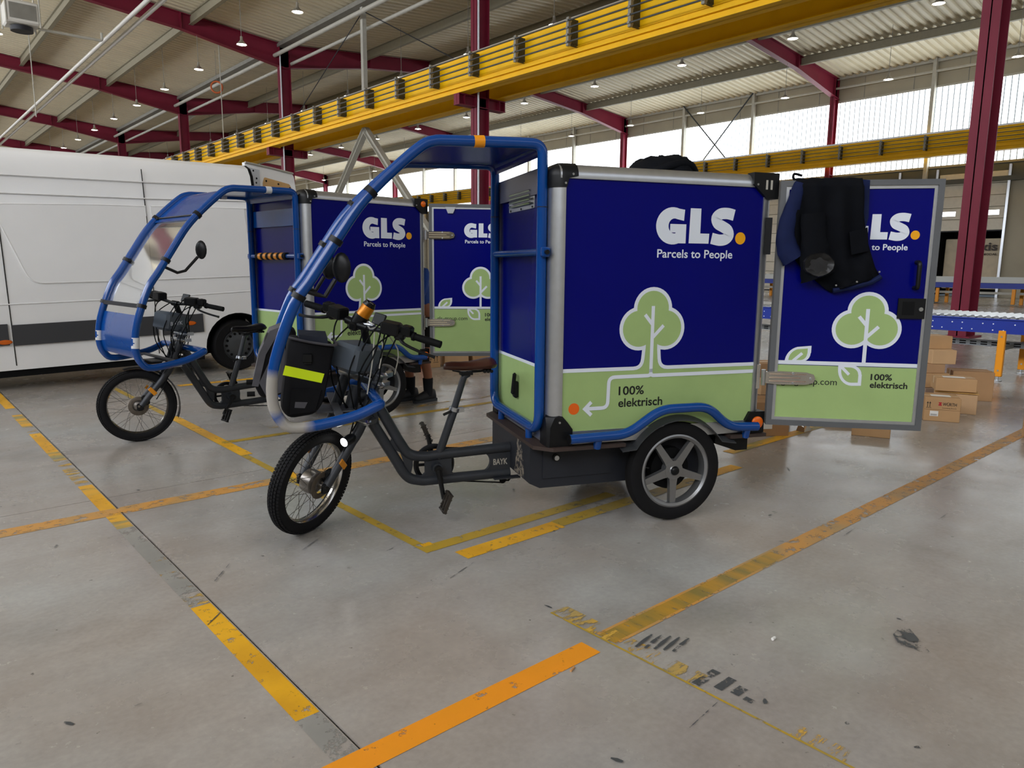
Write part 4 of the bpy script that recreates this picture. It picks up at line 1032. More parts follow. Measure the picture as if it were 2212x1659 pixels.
        P('switch_block', MB().cbox((.985, sy*.175, 1.142), (.075, .10, .065), Matrix.Rotation(R(14*sy), 4, 'Z'), b=.008), M_BLACK, hb_)
        P('bell_lever', MB().cyl((.965, sy*.255, 1.135), (.958, sy*.268, 1.172), .013, n=8).cbox((.962, sy*.258, 1.145), (.055, .06, .055), b=.008), M_BLACK, hb_)
    P('display', MB().cbox((.945, .065, 1.155), (.015, .075, .065), Matrix.Rotation(R(-25), 4, 'Y'), b=.004), M_BLACK, hb_)
    if not left:
        P('cup_holder', MB().lathe([(.040, 0), (.042, 0), (.044, .055), (.041, .055), (.038, .01), (0, .008)], CANP, CANA, 20, False).cbox((.985, -.06, 1.095), (.06, .05, .05), b=.01).cyl((.985, -.115, 1.115), (.985, -.075, 1.11), .022, n=10), M_BLACK, hb_)
        P('cable_tie_bundle', MB().tube(spline([(.99, .0, 1.12), (1.0, .05, 1.13), (.97, .06, 1.12), (.98, .02, 1.135), (1.005, .055, 1.11), (.98, .09, 1.125)], 4), .007, 6), M_STEEL, hb_)
    cab = P('cable', MB().tube(spline([(.95, .19, 1.12), (1.06, .15, 1.06), (1.12, .1, .9), (1.10, .09, .72), (1.16, .09, .5), (1.25, .08, .36)], 5), .004, 6), M_BLACKM, t, M=SB)
    for pts in ([(.96, .2, 1.1), (1.02, .19, 1.0), (1.06, .13, .84), (1.03, .1, .70), (1.1, .07, .55)], [(.97, .1, 1.1), (1.09, .16, 1.02), (1.15, .13, .86), (1.08, .1, .72), (1.0, .06, .66)], [(.98, 0, 1.1), (1.1, .06, 1.03), (1.17, .07, .9), (1.12, .06, .76), (1.06, .05, .64)], [(.95, -.19, 1.12), (1.08, -.12, 1.06), (1.15, -.02, .88), (1.10, .0, .70), (1.05, .03, .6)], [(.94, .16, 1.13), (1.0, .12, 1.16), (1.1, .08, 1.0), (1.08, .08, .8), (1.02, .05, .68)], [(.945, .14, 1.12), (1.03, .16, 1.0), (1.0, .14, .85), (1.07, .12, .7), (1.0, .04, .62)], [(.93, .1, 1.1), (.97, .12, 1.0), (.95, .11, .86), (.97, .1, .72)], [(.94, -.1, 1.1), (1.1, -.1, 1.0), (1.13, -.06, .8), (1.06, .02, .64)]):
        P('cable', MB().tube(spline(pts, 5), .0042, 6), M_BLACKM, t, M=SB)
    if not left:
        for pts in ([(.97, .05, 1.13), (1.0, .14, 1.05), (1.05, .17, .93)], [(.96, .04, 1.14), (.90, .12, 1.1), (.86, .14, 1.06)], [(.97, .06, 1.12), (1.06, .13, .98), (1.12, .16, .80)], [(.95, .08, 1.12), (.88, .16, 1.0), (.87, .15, .85)]):
            P('cable_tie', MB().tube(spline(pts, 4), .0035, 5), M_LGREY, t, M=SB)
    # ---------------- canopy frame: one bent tube loop
    yc = .42
    side = [(.945, .735), (1.08, .682), (1.325, .645), (1.405, .69), (1.438, .80), (1.415, .98), (1.322, 1.233), (1.234, 1.365), (1.123, 1.534), (1.012, 1.697), (.89, 1.829), (.73, 1.972), (.655, 2.012), (.552, 2.02), (.21, 2.03)]
    zc_ = dict()
    up = spline([(x, yc, z) for x, z in side], 4)
    rear = fillet([(.21, yc, 2.03), (.092, yc, 2.03), (.092, yc, .552), (.092, -yc, .552), (.092, -yc, 2.03), (.21, -yc, 2.03)], .11, 7)
    dn = [Vector((p.x, -yc, p.z)) for p in reversed(up)]
    fr_ = fillet([dn[-2], (.93, -yc, .742), (.93, yc, .742), up[1]], .1, 6)
    loop = up[2:-1]+rear+dn[1:-2]+fr_[1:-1]
    cn = P('canopy_frame', MB().tube(loop, .027, 14, closed=True), M_TUBE, t, ang=60)
    P('crossbar', MB().cyl((.092, -yc, 1.496), (.092, yc, 1.496), .02, n=12), M_TUBE, cn)
    for sy in (1, -1):
        P('crossbar_bracket', MB().cbox((.085, sy*(yc+.03), 1.496), (.045, .05, .05), b=.006), M_TUBE, cn)
        P('bracket_bolt', MB().cyl((.085, sy*(yc+.05), 1.496), (.085, sy*(yc+.075), 1.496), .012, n=8), M_BLACK, cn)
        P('canopy_foot', MB().cyl((.092, sy*.26, .545), (.092, sy*.26, .47), .02, n=10), M_TUBE, cn)
        P('collar', MB().cyl((.092, sy*yc, 1.72), (.092, sy*yc, 1.724), .0285, n=14), M_DARK, cn)
    # sheets follow the inside of the tubes
    def strip(pts, yi, nm, m, off, th=.003, nn=None):
        mb = MB(); rings = []
        for i, (x, z) in enumerate(pts):
            a = pts[max(0, i-1)]; b = pts[min(len(pts)-1, i+1)]; d = Vector((b[0]-a[0], b[1]-a[1])).normalized(); n2 = Vector((-d.y, d.x))
            A = Vector((x, z))+n2*off; B = A+n2*th
            rings.append([(A.x, -yi, A.y), (A.x, yi, A.y), (B.x, yi, B.y), (B.x, -yi, B.y)])
        return P(nm, mb.loft(rings), m, t, ang=50)
    upl = [(p.x, p.z) for p in up]
    roof = [p for p in upl if p[1] > 1.75 and p[0] < 1.0]+[(p.x, p.z) for p in rear if p.y > yc-.001 and p.z > 1.86 and p.x < .205]
    strip(roof, yc-.01, 'roof_sheet', M_PBLUE if not left else M_TUBE, .004)
    scr = [p for p in upl if 1.09 < p[1] < 1.80 and p[0] > .88]
    strip(scr, yc-.005, 'windscreen', M_CLEAR, -.03 if False else .012)
    e0 = scr[-1]; P('screen_edge', MB().cyl((e0[0], -yc, e0[1]), (e0[0], yc, e0[1]), .008, n=6), M_BLACK, t)
    if left:
        lowp = [p for p in upl if .70 < p[1] < 1.10 and p[0] > 1.3]
        strip(lowp, yc-.005, 'leg_shield', M_TUBE, .008)
        e0 = scr[0]; P('screen_edge', MB().cbox((e0[0]+.01, 0, e0[1]), (.02, 2*yc-.02, .03)), M_DARK, t, smooth=False)
        P('rear_sheet', MB().box(.068, .074, -yc+.01, yc-.01, 1.72+dz*.3, 1.9), M_TUBE, t, smooth=False)
        # hazard foam on the crossbar
        for k in range(11):
            P('hazard_foam', MB().cyl((.092, -.30+k*.05, 1.496), (.092, -.25+k*.05, 1.496), .032, n=14), M_TAPEO if k % 2 else M_BLACKM, cn)
    else:
        P('rear_sheet', MB().box(.066, .070, -yc+.01, yc-.01, 1.80, 1.93), mat('smoked sheet', '#5b5e74', .25), t, smooth=False)
    def at_z(z, hi=True):
        return min((p for p in upl if p[0] > .5), key=lambda p: abs(p[1]-z))
    for z in (1.765, 1.53, 1.27) if not left else (1.80, 1.437, 1.10):
        x_, z_ = at_z(z); k = min(range(len(upl)), key=lambda i: (upl[i][0]-x_)**2+(upl[i][1]-z_)**2)
        d = Vector((upl[k+1][0]-upl[k-1][0], 0, upl[k+1][1]-upl[k-1][1])).normalized()
        for sy in (1, -1):
            c = Vector((x_, sy*yc, z_)); cl = P('tube_clamp', MB().cyl(c-d*.014, c+d*.014, .034, n=14).cbox(c+Vector((0, -sy*.04, 0)), (.03, .04, .025), b=.005), M_BLACK, cn)
    def band(z0_, z1_, sy, m, nm, xmax=9, xmin=.5):
        ps = [Vector((p[0], sy*yc, p[1])) for p in upl if z0_ <= p[1] <= z1_ and xmin < p[0] < xmax]
        if len(ps) > 1: P(nm, MB().tube(ps, .0285, 14), m, cn)
    if left:
        for sy in (1, -1): P('reflective_tape', MB().tube([Vector((*q, 0)).xzy for q in [(1.437, .78), (1.437, .86)]] and [(1.4375, sy*yc, .80), (1.433, sy*yc, .88)], .0285, 14), M_TAPEW, cn)
        for sy in (1, -1): P('reflective_tape', MB().cyl((.36, sy*yc, 2.0245), (.31, sy*yc, 2.026), .0288, n=14), M_TAPEW, cn)
    else:
        P('orange_tape', MB().cyl((.452, yc, 2.0225), (.40, yc, 2.025), .029, n=14), M_TAPEO, cn)
        cn.data.materials[0] = scuff_mat()
    # mirrors
    for sy in ((1,) if left else (1, -1)):
        x_, z_ = at_z(1.40 if left else 1.30); a = Vector((x_, sy*yc, z_))
        ends = [a, a+Vector((-.10, sy*.02, -.05)), a+Vector((-.16, sy*.02, -.035)), a+Vector((-.26, sy*.02, .07))] if left else [a, a+Vector((-.06, 0, -.02)), a+Vector((-.10, 0, -.03)), a+Vector((-.15, sy*.0, .05))]
        mr_ = P('mirror_arm', MB().tube(ends, .011, 8), M_BLACK, t)
        c = ends[-1]+Vector((-.03, 0, .055)); rr = []
        for k in range(9):
            th = PI*k/8; rr.append([tuple(c+(Matrix.Rotation(R(55 if not left else 30), 3, 'Z') @ Vector((math.cos(th)*.022*(1 if math.cos(th) > 0 else .3), .05*math.sin(th)*math.cos(2*PI*j/16), .072*math.sin(th)*math.sin(2*PI*j/16))))) for j in range(16)])
        P('mirror_head', MB().loft(rr), M_BLACK, mr_, ang=60)
    # deck between canopy loop and fork
    P('front_deck', MB().prism([(.96, -.1), (1.22, -.1), (1.22, .1), (.96, .1)], F0, .648, .656).box(1.1, 1.14, -.42, .42, .662, .675), mat('grey deck plate', '#4b4e54', .5), t, smooth=False)
    return t
TRA = dict(loc=(2.842+.04*.397, 3.051+.04*.918, 0), yaw=R(156.62))
NEAR_O = Vector((2.6591+.5*.3968, 2.6287+.5*.9179, 0)); NEAR_YAW = R(156.62)
LEFT_O = Vector((2.823, 6.354, 0)); LEFT_YAW = R(184.21)
make_trike('cargo_trike', 'large blue and green cargo trike in front with brown saddle and black pannier bags', NEAR_O, NEAR_YAW, 0., 47, 48, 152.1, False)
make_trike('cargo_trike', 'blue and green cargo trike behind on the left, black saddle, next to the white van', LEFT_O, LEFT_YAW, .118, -13, 22, 139.25, True)

# ================================================================ THINGS CARRIED BY THE TRIKES
def on_near(name, label, cat): return thing(name, label, cat, NEAR_O, NEAR_YAW)
gy = lambda u, v, h: (u, h, v)
b = on_near('pannier_bag', 'black pannier bag with a neon yellow stripe at the near trike front', 'bag')
def soft(poly, y0, y1, r=.03, bulge=.012):
    """pillow-edged bag body from an x-z outline"""
    pp = [(p.x, p.y) for p in fillet([(a, c, 0) for a, c in poly], r, 3, closed=True)]
    cx = sum(p[0] for p in pp)/len(pp); cz = sum(p[1] for p in pp)/len(pp)
    mb = MB(); rings = []
    for y, s in ((y0, .93), (y0+.012, .98), (y0+.03, 1.0), (y1-.03, 1.0), (y1-.012, .98), (y1, .93)):
        rings.append([(cx+(u-cx)*s, y, cz+(v-cz)*s) for u, v in pp])
    return mb.loft(rings)
nb = P('body', soft([(1.352, 1.065), (1.122, 1.02), (1.19, .72), (1.235, .66), (1.365, .645), (1.405, .70)], .0, .2), M_BAG, b, ang=60)
P('stripe', MB().prism([(1.385, .874), (1.371, .922), (1.182, .873), (1.198, .826)], gy, .199, .204), M_HIVIS, b, smooth=False)
P('buckle', MB().cbox((1.262, .204, .955), (.05, .012, .05), b=.006).box(1.245, 1.28, .2, .206, .925, .935), M_BLACK, nb)
P('lid', MB().loft([[(1.30, .02, 1.05), (1.30, .19, 1.045), (1.30, .19, 1.075), (1.30, .02, 1.085)], [(1.16, .02, 1.03), (1.16, .19, 1.02), (1.16, .19, 1.055), (1.16, .02, 1.075)]]), mat('navy bag lining', '#1c2233', .7), b, ang=60)
P('mesh_pocket', MB().prism([(1.345, .80), (1.20, .79), (1.235, .68), (1.36, .67)], gy, .199, .207), M_BAG, b, smooth=False)
P('label_patch', MB().prism([(1.33, .735), (1.27, .73), (1.285, .70), (1.335, .705)], gy, .207, .208), M_BAGG, b, smooth=False)
P('top_hem', MB().tube(spline([(1.35, .2, 1.062), (1.24, .205, 1.035), (1.124, .2, 1.018), (1.12, .1, 1.03), (1.125, .01, 1.03)], 5), .007, 6), M_BAGG, b)
b = on_near('pannier_bag', 'grey and black second pannier bag ahead of the striped one', 'bag')
P('body', soft([(1.36, 1.10), (1.46, 1.06), (1.535, .79), (1.50, .71), (1.38, .73), (1.30, 1.07)], -.26, -.05), M_BAG, b, ang=60)
P('front_panel', MB().loft([[(1.375, -.05, 1.10), (1.44, -.05, 1.075), (1.445, -.25, 1.08), (1.38, -.25, 1.105)], [(1.465, -.045, .95), (1.50, -.045, .955), (1.505, -.25, .955), (1.48, -.25, .95)], [(1.51, -.045, .78), (1.542, -.045, .785), (1.545, -.25, .785), (1.52, -.25, .78)]]), M_BAGG, b, ang=60)
P('side_panel', MB().prism([(1.40, 1.04), (1.375, 1.07), (1.345, .76), (1.47, .72), (1.505, .80), (1.44, .93)], gy, -.05, -.043), M_BAGG, b, smooth=False)
for z in (.80, .735): P('bumper_stud', MB().cyl((1.53, -.09, z), (1.57, -.09, z), .014, n=10), M_BLACKM, b)
# drink can in the cup holder
c0 = Matrix.Translation(NEAR_O) @ Matrix.Rotation(NEAR_YAW, 4, 'Z') @ steer(48)
ax = Vector(CANA).normalized(); base = Vector(CANP)+ax*.01
can = thing('drink_can', 'orange and black drink can standing in the handlebar cup holder', 'can')
can.matrix_world = c0 @ Matrix.Translation(base) @ Vector((0, 0, 1)).rotation_difference(ax).to_matrix().to_4x4() @ Matrix.Scale(1.12, 4)
P('can_body', MB().lathe([(0, .0), (.024, .0), (.033, .008), (.033, .098), (.031, .102)], ax=(0, 0, 1), n=28, closed=False), mat('orange can print', '#d98412', .28, .4), can)
P('can_shoulder', MB().lathe([(.033, .096), (.0333, .098), (.027, .113), (.027, .117), (.024, .117), (.024, .112), (0, .112)], ax=(0, 0, 1), n=28, closed=False), mat('black can top', '#1a1a1a', .25, .5), can)
dk = MB(); 
for k in range(3):
    dk.add([(.0335*math.cos(a), .0335*math.sin(a), z) for a, z in ((2.0+k*.1, .02), (2.0+k*.1, .085), (2.07+k*.1, .085), (2.05+k*.1, .02))], [(0, 1, 2, 3)])
P('can_print', dk, M_BLACKM, can, smooth=False)
P('pull_tab', MB().cbox((.0, .004, .115), (.012, .02, .003), b=.001), M_STEEL, can)
# ================================================================ JACKETS
def door_frame(O, yaw, ang):
    e = Vector((math.cos(R(ang)+yaw), math.sin(R(ang)+yaw), 0)); n = Vector((e.y, -e.x, 0))
    hl = Vector((-1.262, .53, 0)); hw_ = Matrix.Rotation(yaw, 3, 'Z') @ hl+O
    return hw_, e, n
HW_, E_, N_ = door_frame(NEAR_O, NEAR_YAW, 152.1)
M_NAVY = mat('dark navy cloth', '#05070d', .85, 0, .15, var=.25, scale=14, bump=.25)
M_NAVY2 = mat('navy sleeve cloth', '#111b40', .8, 0, .2, var=.2, scale=12, bump=.25)
M_LIN = mat('shiny black lining', '#0a0a0c', .45, var=.2, scale=18, bump=.3)
jk = thing('jacket', 'dark navy work jacket hung over the open trike door', 'jacket')
jk.location = HW_
def DW(u, z, h): return E_*u+N_*h+Vector((0, 0, z))
rowsJ = [(1.870, .075, .415), (1.86, .07, .42), (1.80, .065, .425), (1.72, .06, .43), (1.64, .065, .445), (1.56, .075, .465), (1.48, .09, .492), (1.42, .15, .515), (1.36, .235, .545), (1.335, .27, .50), (1.32, .305, .40)]
def fold(u, z, k): return .026+.014*math.sin(u*52+z*6)*min(1, (1.92-z)*6)+.010*math.sin(u*23-z*11+k)+.02*max(0, 1.6-z)*math.sin(u*17+2)
G = []; nu = 30
for i in range(nu+1):
    col = []
    f = i/nu
    col.append(DW(.09+(.38-.09)*f, 1.62, -.075)); col.append(DW(.08+(.41-.08)*f, 1.80, -.066)); col.append(DW(.078+(.414-.078)*f, 1.885, -.055)); col.append(DW(.076+(.414-.076)*f, 1.912+.003*math.sin(f*30), -.02))
    col.append(DW(.075+(.415-.075)*f, 1.908+.003*math.sin(f*25), .012))
    for z, a, c in rowsJ:
        u = a+(c-a)*f
        edge = min(f, 1-f)*2
        hem = 0 if z > 1.45 else (-.05*f+.06*(f-.55)**2)*(0)
        zz = z+(.06*(f-.45)-.0)*max(0, (1.5-z)/.18) if z < 1.5 else z
        col.append(DW(u, zz, max(.017, fold(u, z, 0)+.02*edge)))
    G.append(col)
def solid(G, th):
    mb = MB(); mb.grid(G); return mb
o = P('body', solid(G, .004), M_NAVY, jk, ang=70)
md = o.modifiers.new('solid', 'SOLIDIFY'); md.thickness = .006
# sleeve at the left, upper and lower
def sleeve(path, rad, nm, m, flat=.5):
    mb = MB(); rings = []; Pp = spline(path, 4); n = len(Pp)
    for i, p in enumerate(Pp):
        t = i/(n-1); a = Pp[max(0, i-1)]; c = Pp[min(n-1, i+1)]; d = (c-a).normalized(); s = N_.cross(d).normalized()
        r0 = rad[0]+(rad[1]-rad[0])*t
        rings.append([tuple(p+s*r0*math.cos(2*PI*k/18)*(1+.08*math.sin(k*2.1+i*.9))+N_*r0*flat*math.sin(2*PI*k/18)*(1+.1*math.sin(k*1.7+i*1.3))) for k in range(18)])
    return P(nm, mb.loft(rings), m, jk, ang=70)
sleeve([DW(.10, 1.885, .015), DW(.075, 1.80, .03), DW(.05, 1.70, .035), DW(.035, 1.60, .04), DW(.055, 1.52, .04), DW(.085, 1.47, .04)], (.03, .062), 'sleeve', M_NAVY2)
sleeve([DW(.17, 1.72, .05), DW(.18, 1.60, .055), DW(.19, 1.50, .06), DW(.20, 1.42, .06), DW(.215, 1.375, .06)], (.06, .086), 'sleeve', M_NAVY)
lin_ = MB(); cc = DW(.205, 1.445, .105)
rg = []
for r_, hh in ((.082, 0), (.075, .012), (.055, .004), (.03, -.012), (.004, -.02)):
    rg.append([tuple(cc+E_*(r_*math.cos(2*PI*k/20)*(1+.04*math.sin(k*2.3)))+Vector((0, 0, r_*.8*math.sin(2*PI*k/20)*(1+.05*math.sin(k*1.7+1))))+N_*(hh+.004*math.sin(k*1.9+r_*40))) for k in range(20)])
P('sleeve_lining', lin_.loft(rg), M_LIN, jk, ang=70)
P('pocket', MB().prism([(.36, 1.62), (.45, 1.645), (.465, 1.52), (.38, 1.50)], lambda u, v, h: tuple(DW(u, v, h)), .046, .053), M_NAVY, jk, ang=70)
P('side_panel', MB().prism([(.405, 1.90), (.452, 1.895), (.46, 1.70), (.44, 1.60)], lambda u, v, h: tuple(DW(u, v, h)), .012, .018), M_NAVY2, jk)
P('hem_band', MB().tube([DW(.305, 1.305, .03), DW(.40, 1.325, .03), DW(.50, 1.355, .03), DW(.545, 1.385, .03)], .014, 8), M_NAVY2, jk)
for u, z in ((.315, 1.335), (.42, 1.355), (.53, 1.41)): P('press_stud', MB().cyl(DW(u, z, .04), DW(u, z, .05), .005, n=10), M_STEEL, jk)
P('hang_loop', MB().tube(spline([DW(.075, 1.90, 0), DW(.062, 1.915, .0), DW(.07, 1.935, -.01), DW(.11, 1.925, -.01)], 4), .007, 6), M_NAVY, jk)
j2 = thing('jacket', 'crumpled dark jacket heaped on the near trike box roof', 'jacket', NEAR_O, NEAR_YAW)
rg = []
for i in range(9):
    t_ = i/8; z = 1.935+.135*math.sin(t_*PI/2); s = math.cos(t_*PI/2)**.55 if i < 8 else .02
    rg.append([(-.84+.20*s*math.cos(2*PI*k/26)*(1+.10*math.sin(k*1.3+i*.4)+.05*math.sin(k*2.7+i)), -.02+.24*s*math.sin(2*PI*k/26)*(1+.1*math.sin(k*1.1)), z+.012*math.sin(k*1.9+i*1.1)*(0 if i == 0 else 1)) for k in range(26)])
P('heap', MB().loft(rg), M_NAVY, j2, ang=70)
P('collar_fold', MB().tube(spline([(-.95, .16, 1.97), (-.88, .2, 2.01), (-.78, .19, 2.0), (-.70, .13, 1.965)], 5), .022, 8), M_NAVY, j2, ang=70)

# ================================================================ VAN
M_VAN = mat('dusty white van paint', '#f3f3f2', .32, 0, .5, var=.03, scale=1.5, coat=.3)
M_VBLK = mat('dark grey van cladding', '#3a3b3e', .6)
van = thing('delivery_van', 'large white delivery van parked behind the left trike', 'van', (3.70, 9.70, 0))
van.rotation_euler = (0, -R(1.15), 0)
LF, LR = -5.3, .33; WV = 1.98
WX, WZ, WR = -.04, .345, .345
arch = [(WX+.44*math.cos(R(a)), WZ+.44*math.sin(R(a))) for a in range(178, 1, -12)]
arch2 = [(WX-3.66+.44*math.cos(R(a)), WZ+.44*math.sin(R(a))) for a in range(178, 1, -12)]
low = [(LF+.15, .40), (LF+.2, .28)]+[(arch2[0][0], .28)]+arch2+[(arch2[-1][0], .28), (arch[0][0], .28)]+arch+[(arch[-1][0], .30), (LR, .34), (LR, 1.06), (LF, 1.06), (LF, .7)]
vb = P('lower_body', MB().prism(low, gy, .0, WV), M_VAN, van, smooth=False)
prof = [(.0, 1.06), (.004, 1.3), (.015, 1.7), (.035, 2.1), (.06, 2.4), (.10, 2.58), (.17, 2.68), (.3, 2.735), (.6, 2.76)]
full = prof+[(WV-a, z) for a, z in reversed(prof)]
def vring(x, k=0., zc=None): return [(x, WV/2+(a-WV/2)*(1-k*(z-1.06)*.06), z if zc is None else min(z, zc)) for a, z in full]
P('upper_body', MB().loft([vring(LF+.05, 1, 1.25), vring(LF+.6, .8, 1.7), vring(LF+1.35, .3, 2.5), vring(LF+1.9), vring(LR-.04), ]), M_VAN, van, ang=30)
P('rear_frame', MB().loft([vring(LR-.04), vring(LR)]), M_BLACKM, van, ang=30)
Fv = lambda u, v, h: (u, -h, v)
def vpanel(x, z): return (x, -.0+.0, z)
side_y = lambda z: 0 if z < 1.06 else (z-1.06)**2*.026
Fs = lambda u, v, h: (u, side_y(v)-h, v)
# stamped side panels (recess edge), seams, mouldings
def moulding(pts, r, nm, m): P(nm, MB().tube([Fs(u, v, .001) for u, v in pts], r, 6), m, van)
pts = fil2([(-1.06, 2.13), (-2.62, 2.10), (-2.38, 1.33), (-2.2, 1.22), (-1.06, 1.24)], .12, 5)
stp = P('stamped_panel', MB().prism([(-1.06, 2.13)]+fil2([(-1.5, 2.13), (-2.62, 2.10), (-2.33, 1.24), (-1.5, 1.245)], .13, 5)+[(-1.06, 1.245)], Fs, -.01, .008), M_VAN, van, smooth=False)
P('stamped_panel', MB().prism([(-1.0, 2.135), (.15, 2.15), (.2, 1.27), (-1.0, 1.25)], Fs, -.01, .008), M_VAN, van, smooth=False)
moulding([(-1.06, 2.13)]+fil2([(-1.5, 2.13), (-2.62, 2.10), (-2.33, 1.24), (-1.5, 1.245)], .13, 5)+[(-1.06, 1.245)], .011, 'panel_bead', M_VAN)
moulding([(LR-.05, 2.15), (-1.0, 2.135)], .011, 'panel_bead', M_VAN); moulding([(-1.0, 1.25), (LR-.05, 1.27)], .011, 'panel_bead', M_VAN)
for z0, z1 in ((2.225, 2.25), (2.42, 2.445)):
    moulding([(-4, z0-.01), (-1.04, z0), (LR-.05, z1)], .009, 'body_line', M_VAN)
moulding([(-4, 1.0), (-1.04, 1.03), (LR-.05, 1.07)], .008, 'body_line', M_VAN)
M_GAP = mat('panel gap', '#22221f', .8)
for x in (-1.02, -2.56):
    mb = MB().tube([Fs(x-(.04 if x > -2 else -.0)+.05*math.sin(z*1.2)*0, z, .001) for z in (.33, .6, .9, 1.1, 1.5, 2.0, 2.4, 2.57)], .006, 5); P('door_gap', mb, M_GAP, van)
for a, b_ in ((-2.56, -1.05), (-1.0, WX-.46), (-4.5, -2.6)):
    P('side_cladding', MB().prism([(a, .555), (b_, .565), (b_, .80), (a, .785)], Fs, 0, .022), M_VBLK, van, smooth=False)
for x, z in ((-2.64, .60), (-.66, .685)):
    P('side_marker', MB().lathe([(0, .012), (.03, .01), (.036, 0), (0, 0)], (0, 0, 0), (0, -1, 0), 20, False), mat('amber marker', '#d4640e', .3), van, M=Matrix.Translation((x, -.022, z)) @ Matrix.Diagonal((1.9, 1, .75, 1)))
P('sill', MB().box(LF+1.2, WX-.46, .03, .12, .20, .29), M_BLACKM, van, smooth=False)
P('underbody', MB().box(LF+.6, LR-.1, .45, WV-.45, .22, .85), M_BLACKM, van, smooth=False)
for xx in (WX, WX-3.66):
    for yy, s_ in ((.13, -1), (WV-.13, 1)):
        wv = P('wheel', tyre(MB(), WR, .22, ri=.21), M_RUB, van, M=Matrix.Translation((xx, yy, WZ)))
        P('steel_rim', MB().lathe([(.21, s_*.08), (.2, s_*.09), (.185, s_*.05), (.15, s_*.06), (.1, s_*.075), (.06, s_*.08), (0, s_*.085)], n=36, closed=False), mat('steel rim grey', '#55585b', .45, .6), wv)
        for k in range(14):
            a = 2*PI*k/14; P('rim_hole', MB().cyl((.155*math.cos(a), s_*.055, .155*math.sin(a)), (.155*math.cos(a), s_*.066, .155*math.sin(a)), .018, n=10), M_BLACKM, wv)
        P('arch_liner', MB().loft([[(.437*math.cos(R(a)), q, .437*math.sin(R(a))) for q in (-.12, .35)]+[(.425*math.cos(R(a)), q, .425*math.sin(R(a))) for q in (.35, -.12)] for a in range(-5, 186, 10)]) if yy < 1 else MB().loft([[(.437*math.cos(R(a)), q, .437*math.sin(R(a))) for q in (-.35, .12)]+[(.425*math.cos(R(a)), q, .425*math.sin(R(a))) for q in (.12, -.35)] for a in range(-5, 186, 10)]), M_BLACKM, wv)
# rear door swung open, inner side towards the viewer
Fd = lambda u, v, h: (LR+.04+u*.94+h*.34, .45+u*.34-h*.94, v+.10)
rd = P('rear_door', MB().prism(fil2([(0, .5), (.95, .5), (.95, 2.2), (.90, 2.62), (.45, 2.67)], .06, 4)+[(0, 2.70)], Fd, -.05, 0), M_VAN, van, smooth=False)
P('door_pressing', MB().prism([(.03, 2.33), (.24, 2.32), (.24, 2.62), (.03, 2.64)], Fd, 0, .015), mat('bare door metal', '#bfc2c6', .4, .2), rd, smooth=False)
P('plywood_panel', MB().prism(fil2([(.30, 1.7), (.85, 1.7), (.85, 2.38), (.80, 2.47), (.33, 2.53), (.30, 2.45)], .02, 3), Fd, 0, .01), mat('plywood', '#cfa56a', .6, var=.08, scale=7), rd, smooth=False)
for u, v in ((.355, 2.48), (.58, 2.455), (.80, 2.415)): P('panel_clip', MB().cyl(Fd(u, v, .01), Fd(u, v, .016), .014, n=10), M_BLACKM, rd)
for u, v in ((.13, 2.60), (.09, 2.52), (.18, 2.50), (.17, 2.44)): P('hole', MB().cyl(Fd(u, v, .015), Fd(u, v, .017), .014, n=10), M_BLACKM, rd)
P('upper_seal', MB().tube([Fd(0, 2.70, .01), Fd(.45, 2.67, .01), Fd(.88, 2.63, .01)], .014, 6), M_LGREY, rd)

# ================================================================ PERSON
def skin(name, joints, edges, m, parent, sub=2):
    me = bpy.data.meshes.new(name); me.from_pydata([j[0] for j in joints], edges, [])
    o = bpy.data.objects.new(name, me); COL.objects.link(o)
    o.modifiers.new('s', 'SKIN'); 
    for v, j in zip(me.skin_vertices[0].data, joints):
        r_ = j[1]; v.radius = (r_, r_) if not isinstance(r_, tuple) else r_
    me.skin_vertices[0].data[0].use_root = True
    sd = o.modifiers.new('d', 'SUBSURF'); sd.levels = sub; sd.render_levels = sub
    dg = bpy.context.evaluated_depsgraph_get()
    m2 = bpy.data.meshes.new_from_object(o.evaluated_get(dg)); m2.name = name
    bpy.data.objects.remove(o)
    m2.materials.clear(); m2.materials.append(m); m2.polygons.foreach_set('use_smooth', [True]*len(m2.polygons))
    r = link(name, m2, parent); return r
pr = thing('person', 'person in blue shirt and black shoes standing behind the left trike box', 'person', (4.30, 6.36, 0), R(184))
M_SKIN = mat('skin', '#b5795c', .5)
# local: x forward (towards the box), y left, z up
J = [((0, 0, .92), (.13, .15)), ((.02, 0, 1.08), (.11, .14)), ((.06, 0, 1.24), (.12, .16)), ((.10, 0, 1.36), (.09, .14)), ((.13, 0, 1.43), .055), ((.16, 0, 1.50), .058), ((.18, 0, 1.57), (.092, .078)), ((.18, 0, 1.65), (.085, .074)),
     ((0, .10, .86), .088), ((.03, .10, .48), .058), ((-.02, .10, .30), .052), ((-.03, .10, .09), .036),
     ((0, -.10, .86), .088), ((.10, -.10, .48), .058), ((.07, -.10, .30), .052), ((.05, -.10, .09), .036),
     ((.09, .19, 1.36), .055), ((.18, .24, 1.12), .042), ((.36, .20, 1.02), .035), ((.44, .18, 1.0), .026),
     ((.09, -.19, 1.36), .055), ((.18, -.24, 1.12), .042), ((.36, -.20, 1.02), .035), ((.44, -.18, 1.0), .026)]
Ed = [(0, 1), (1, 2), (2, 3), (3, 4), (4, 5), (5, 6), (6, 7), (0, 8), (8, 9), (9, 10), (10, 11), (0, 12), (12, 13), (13, 14), (14, 15), (3, 16), (16, 17), (17, 18), (18, 19), (3, 20), (20, 21), (21, 22), (22, 23)]
body = skin('body', J, Ed, M_SKIN, pr)
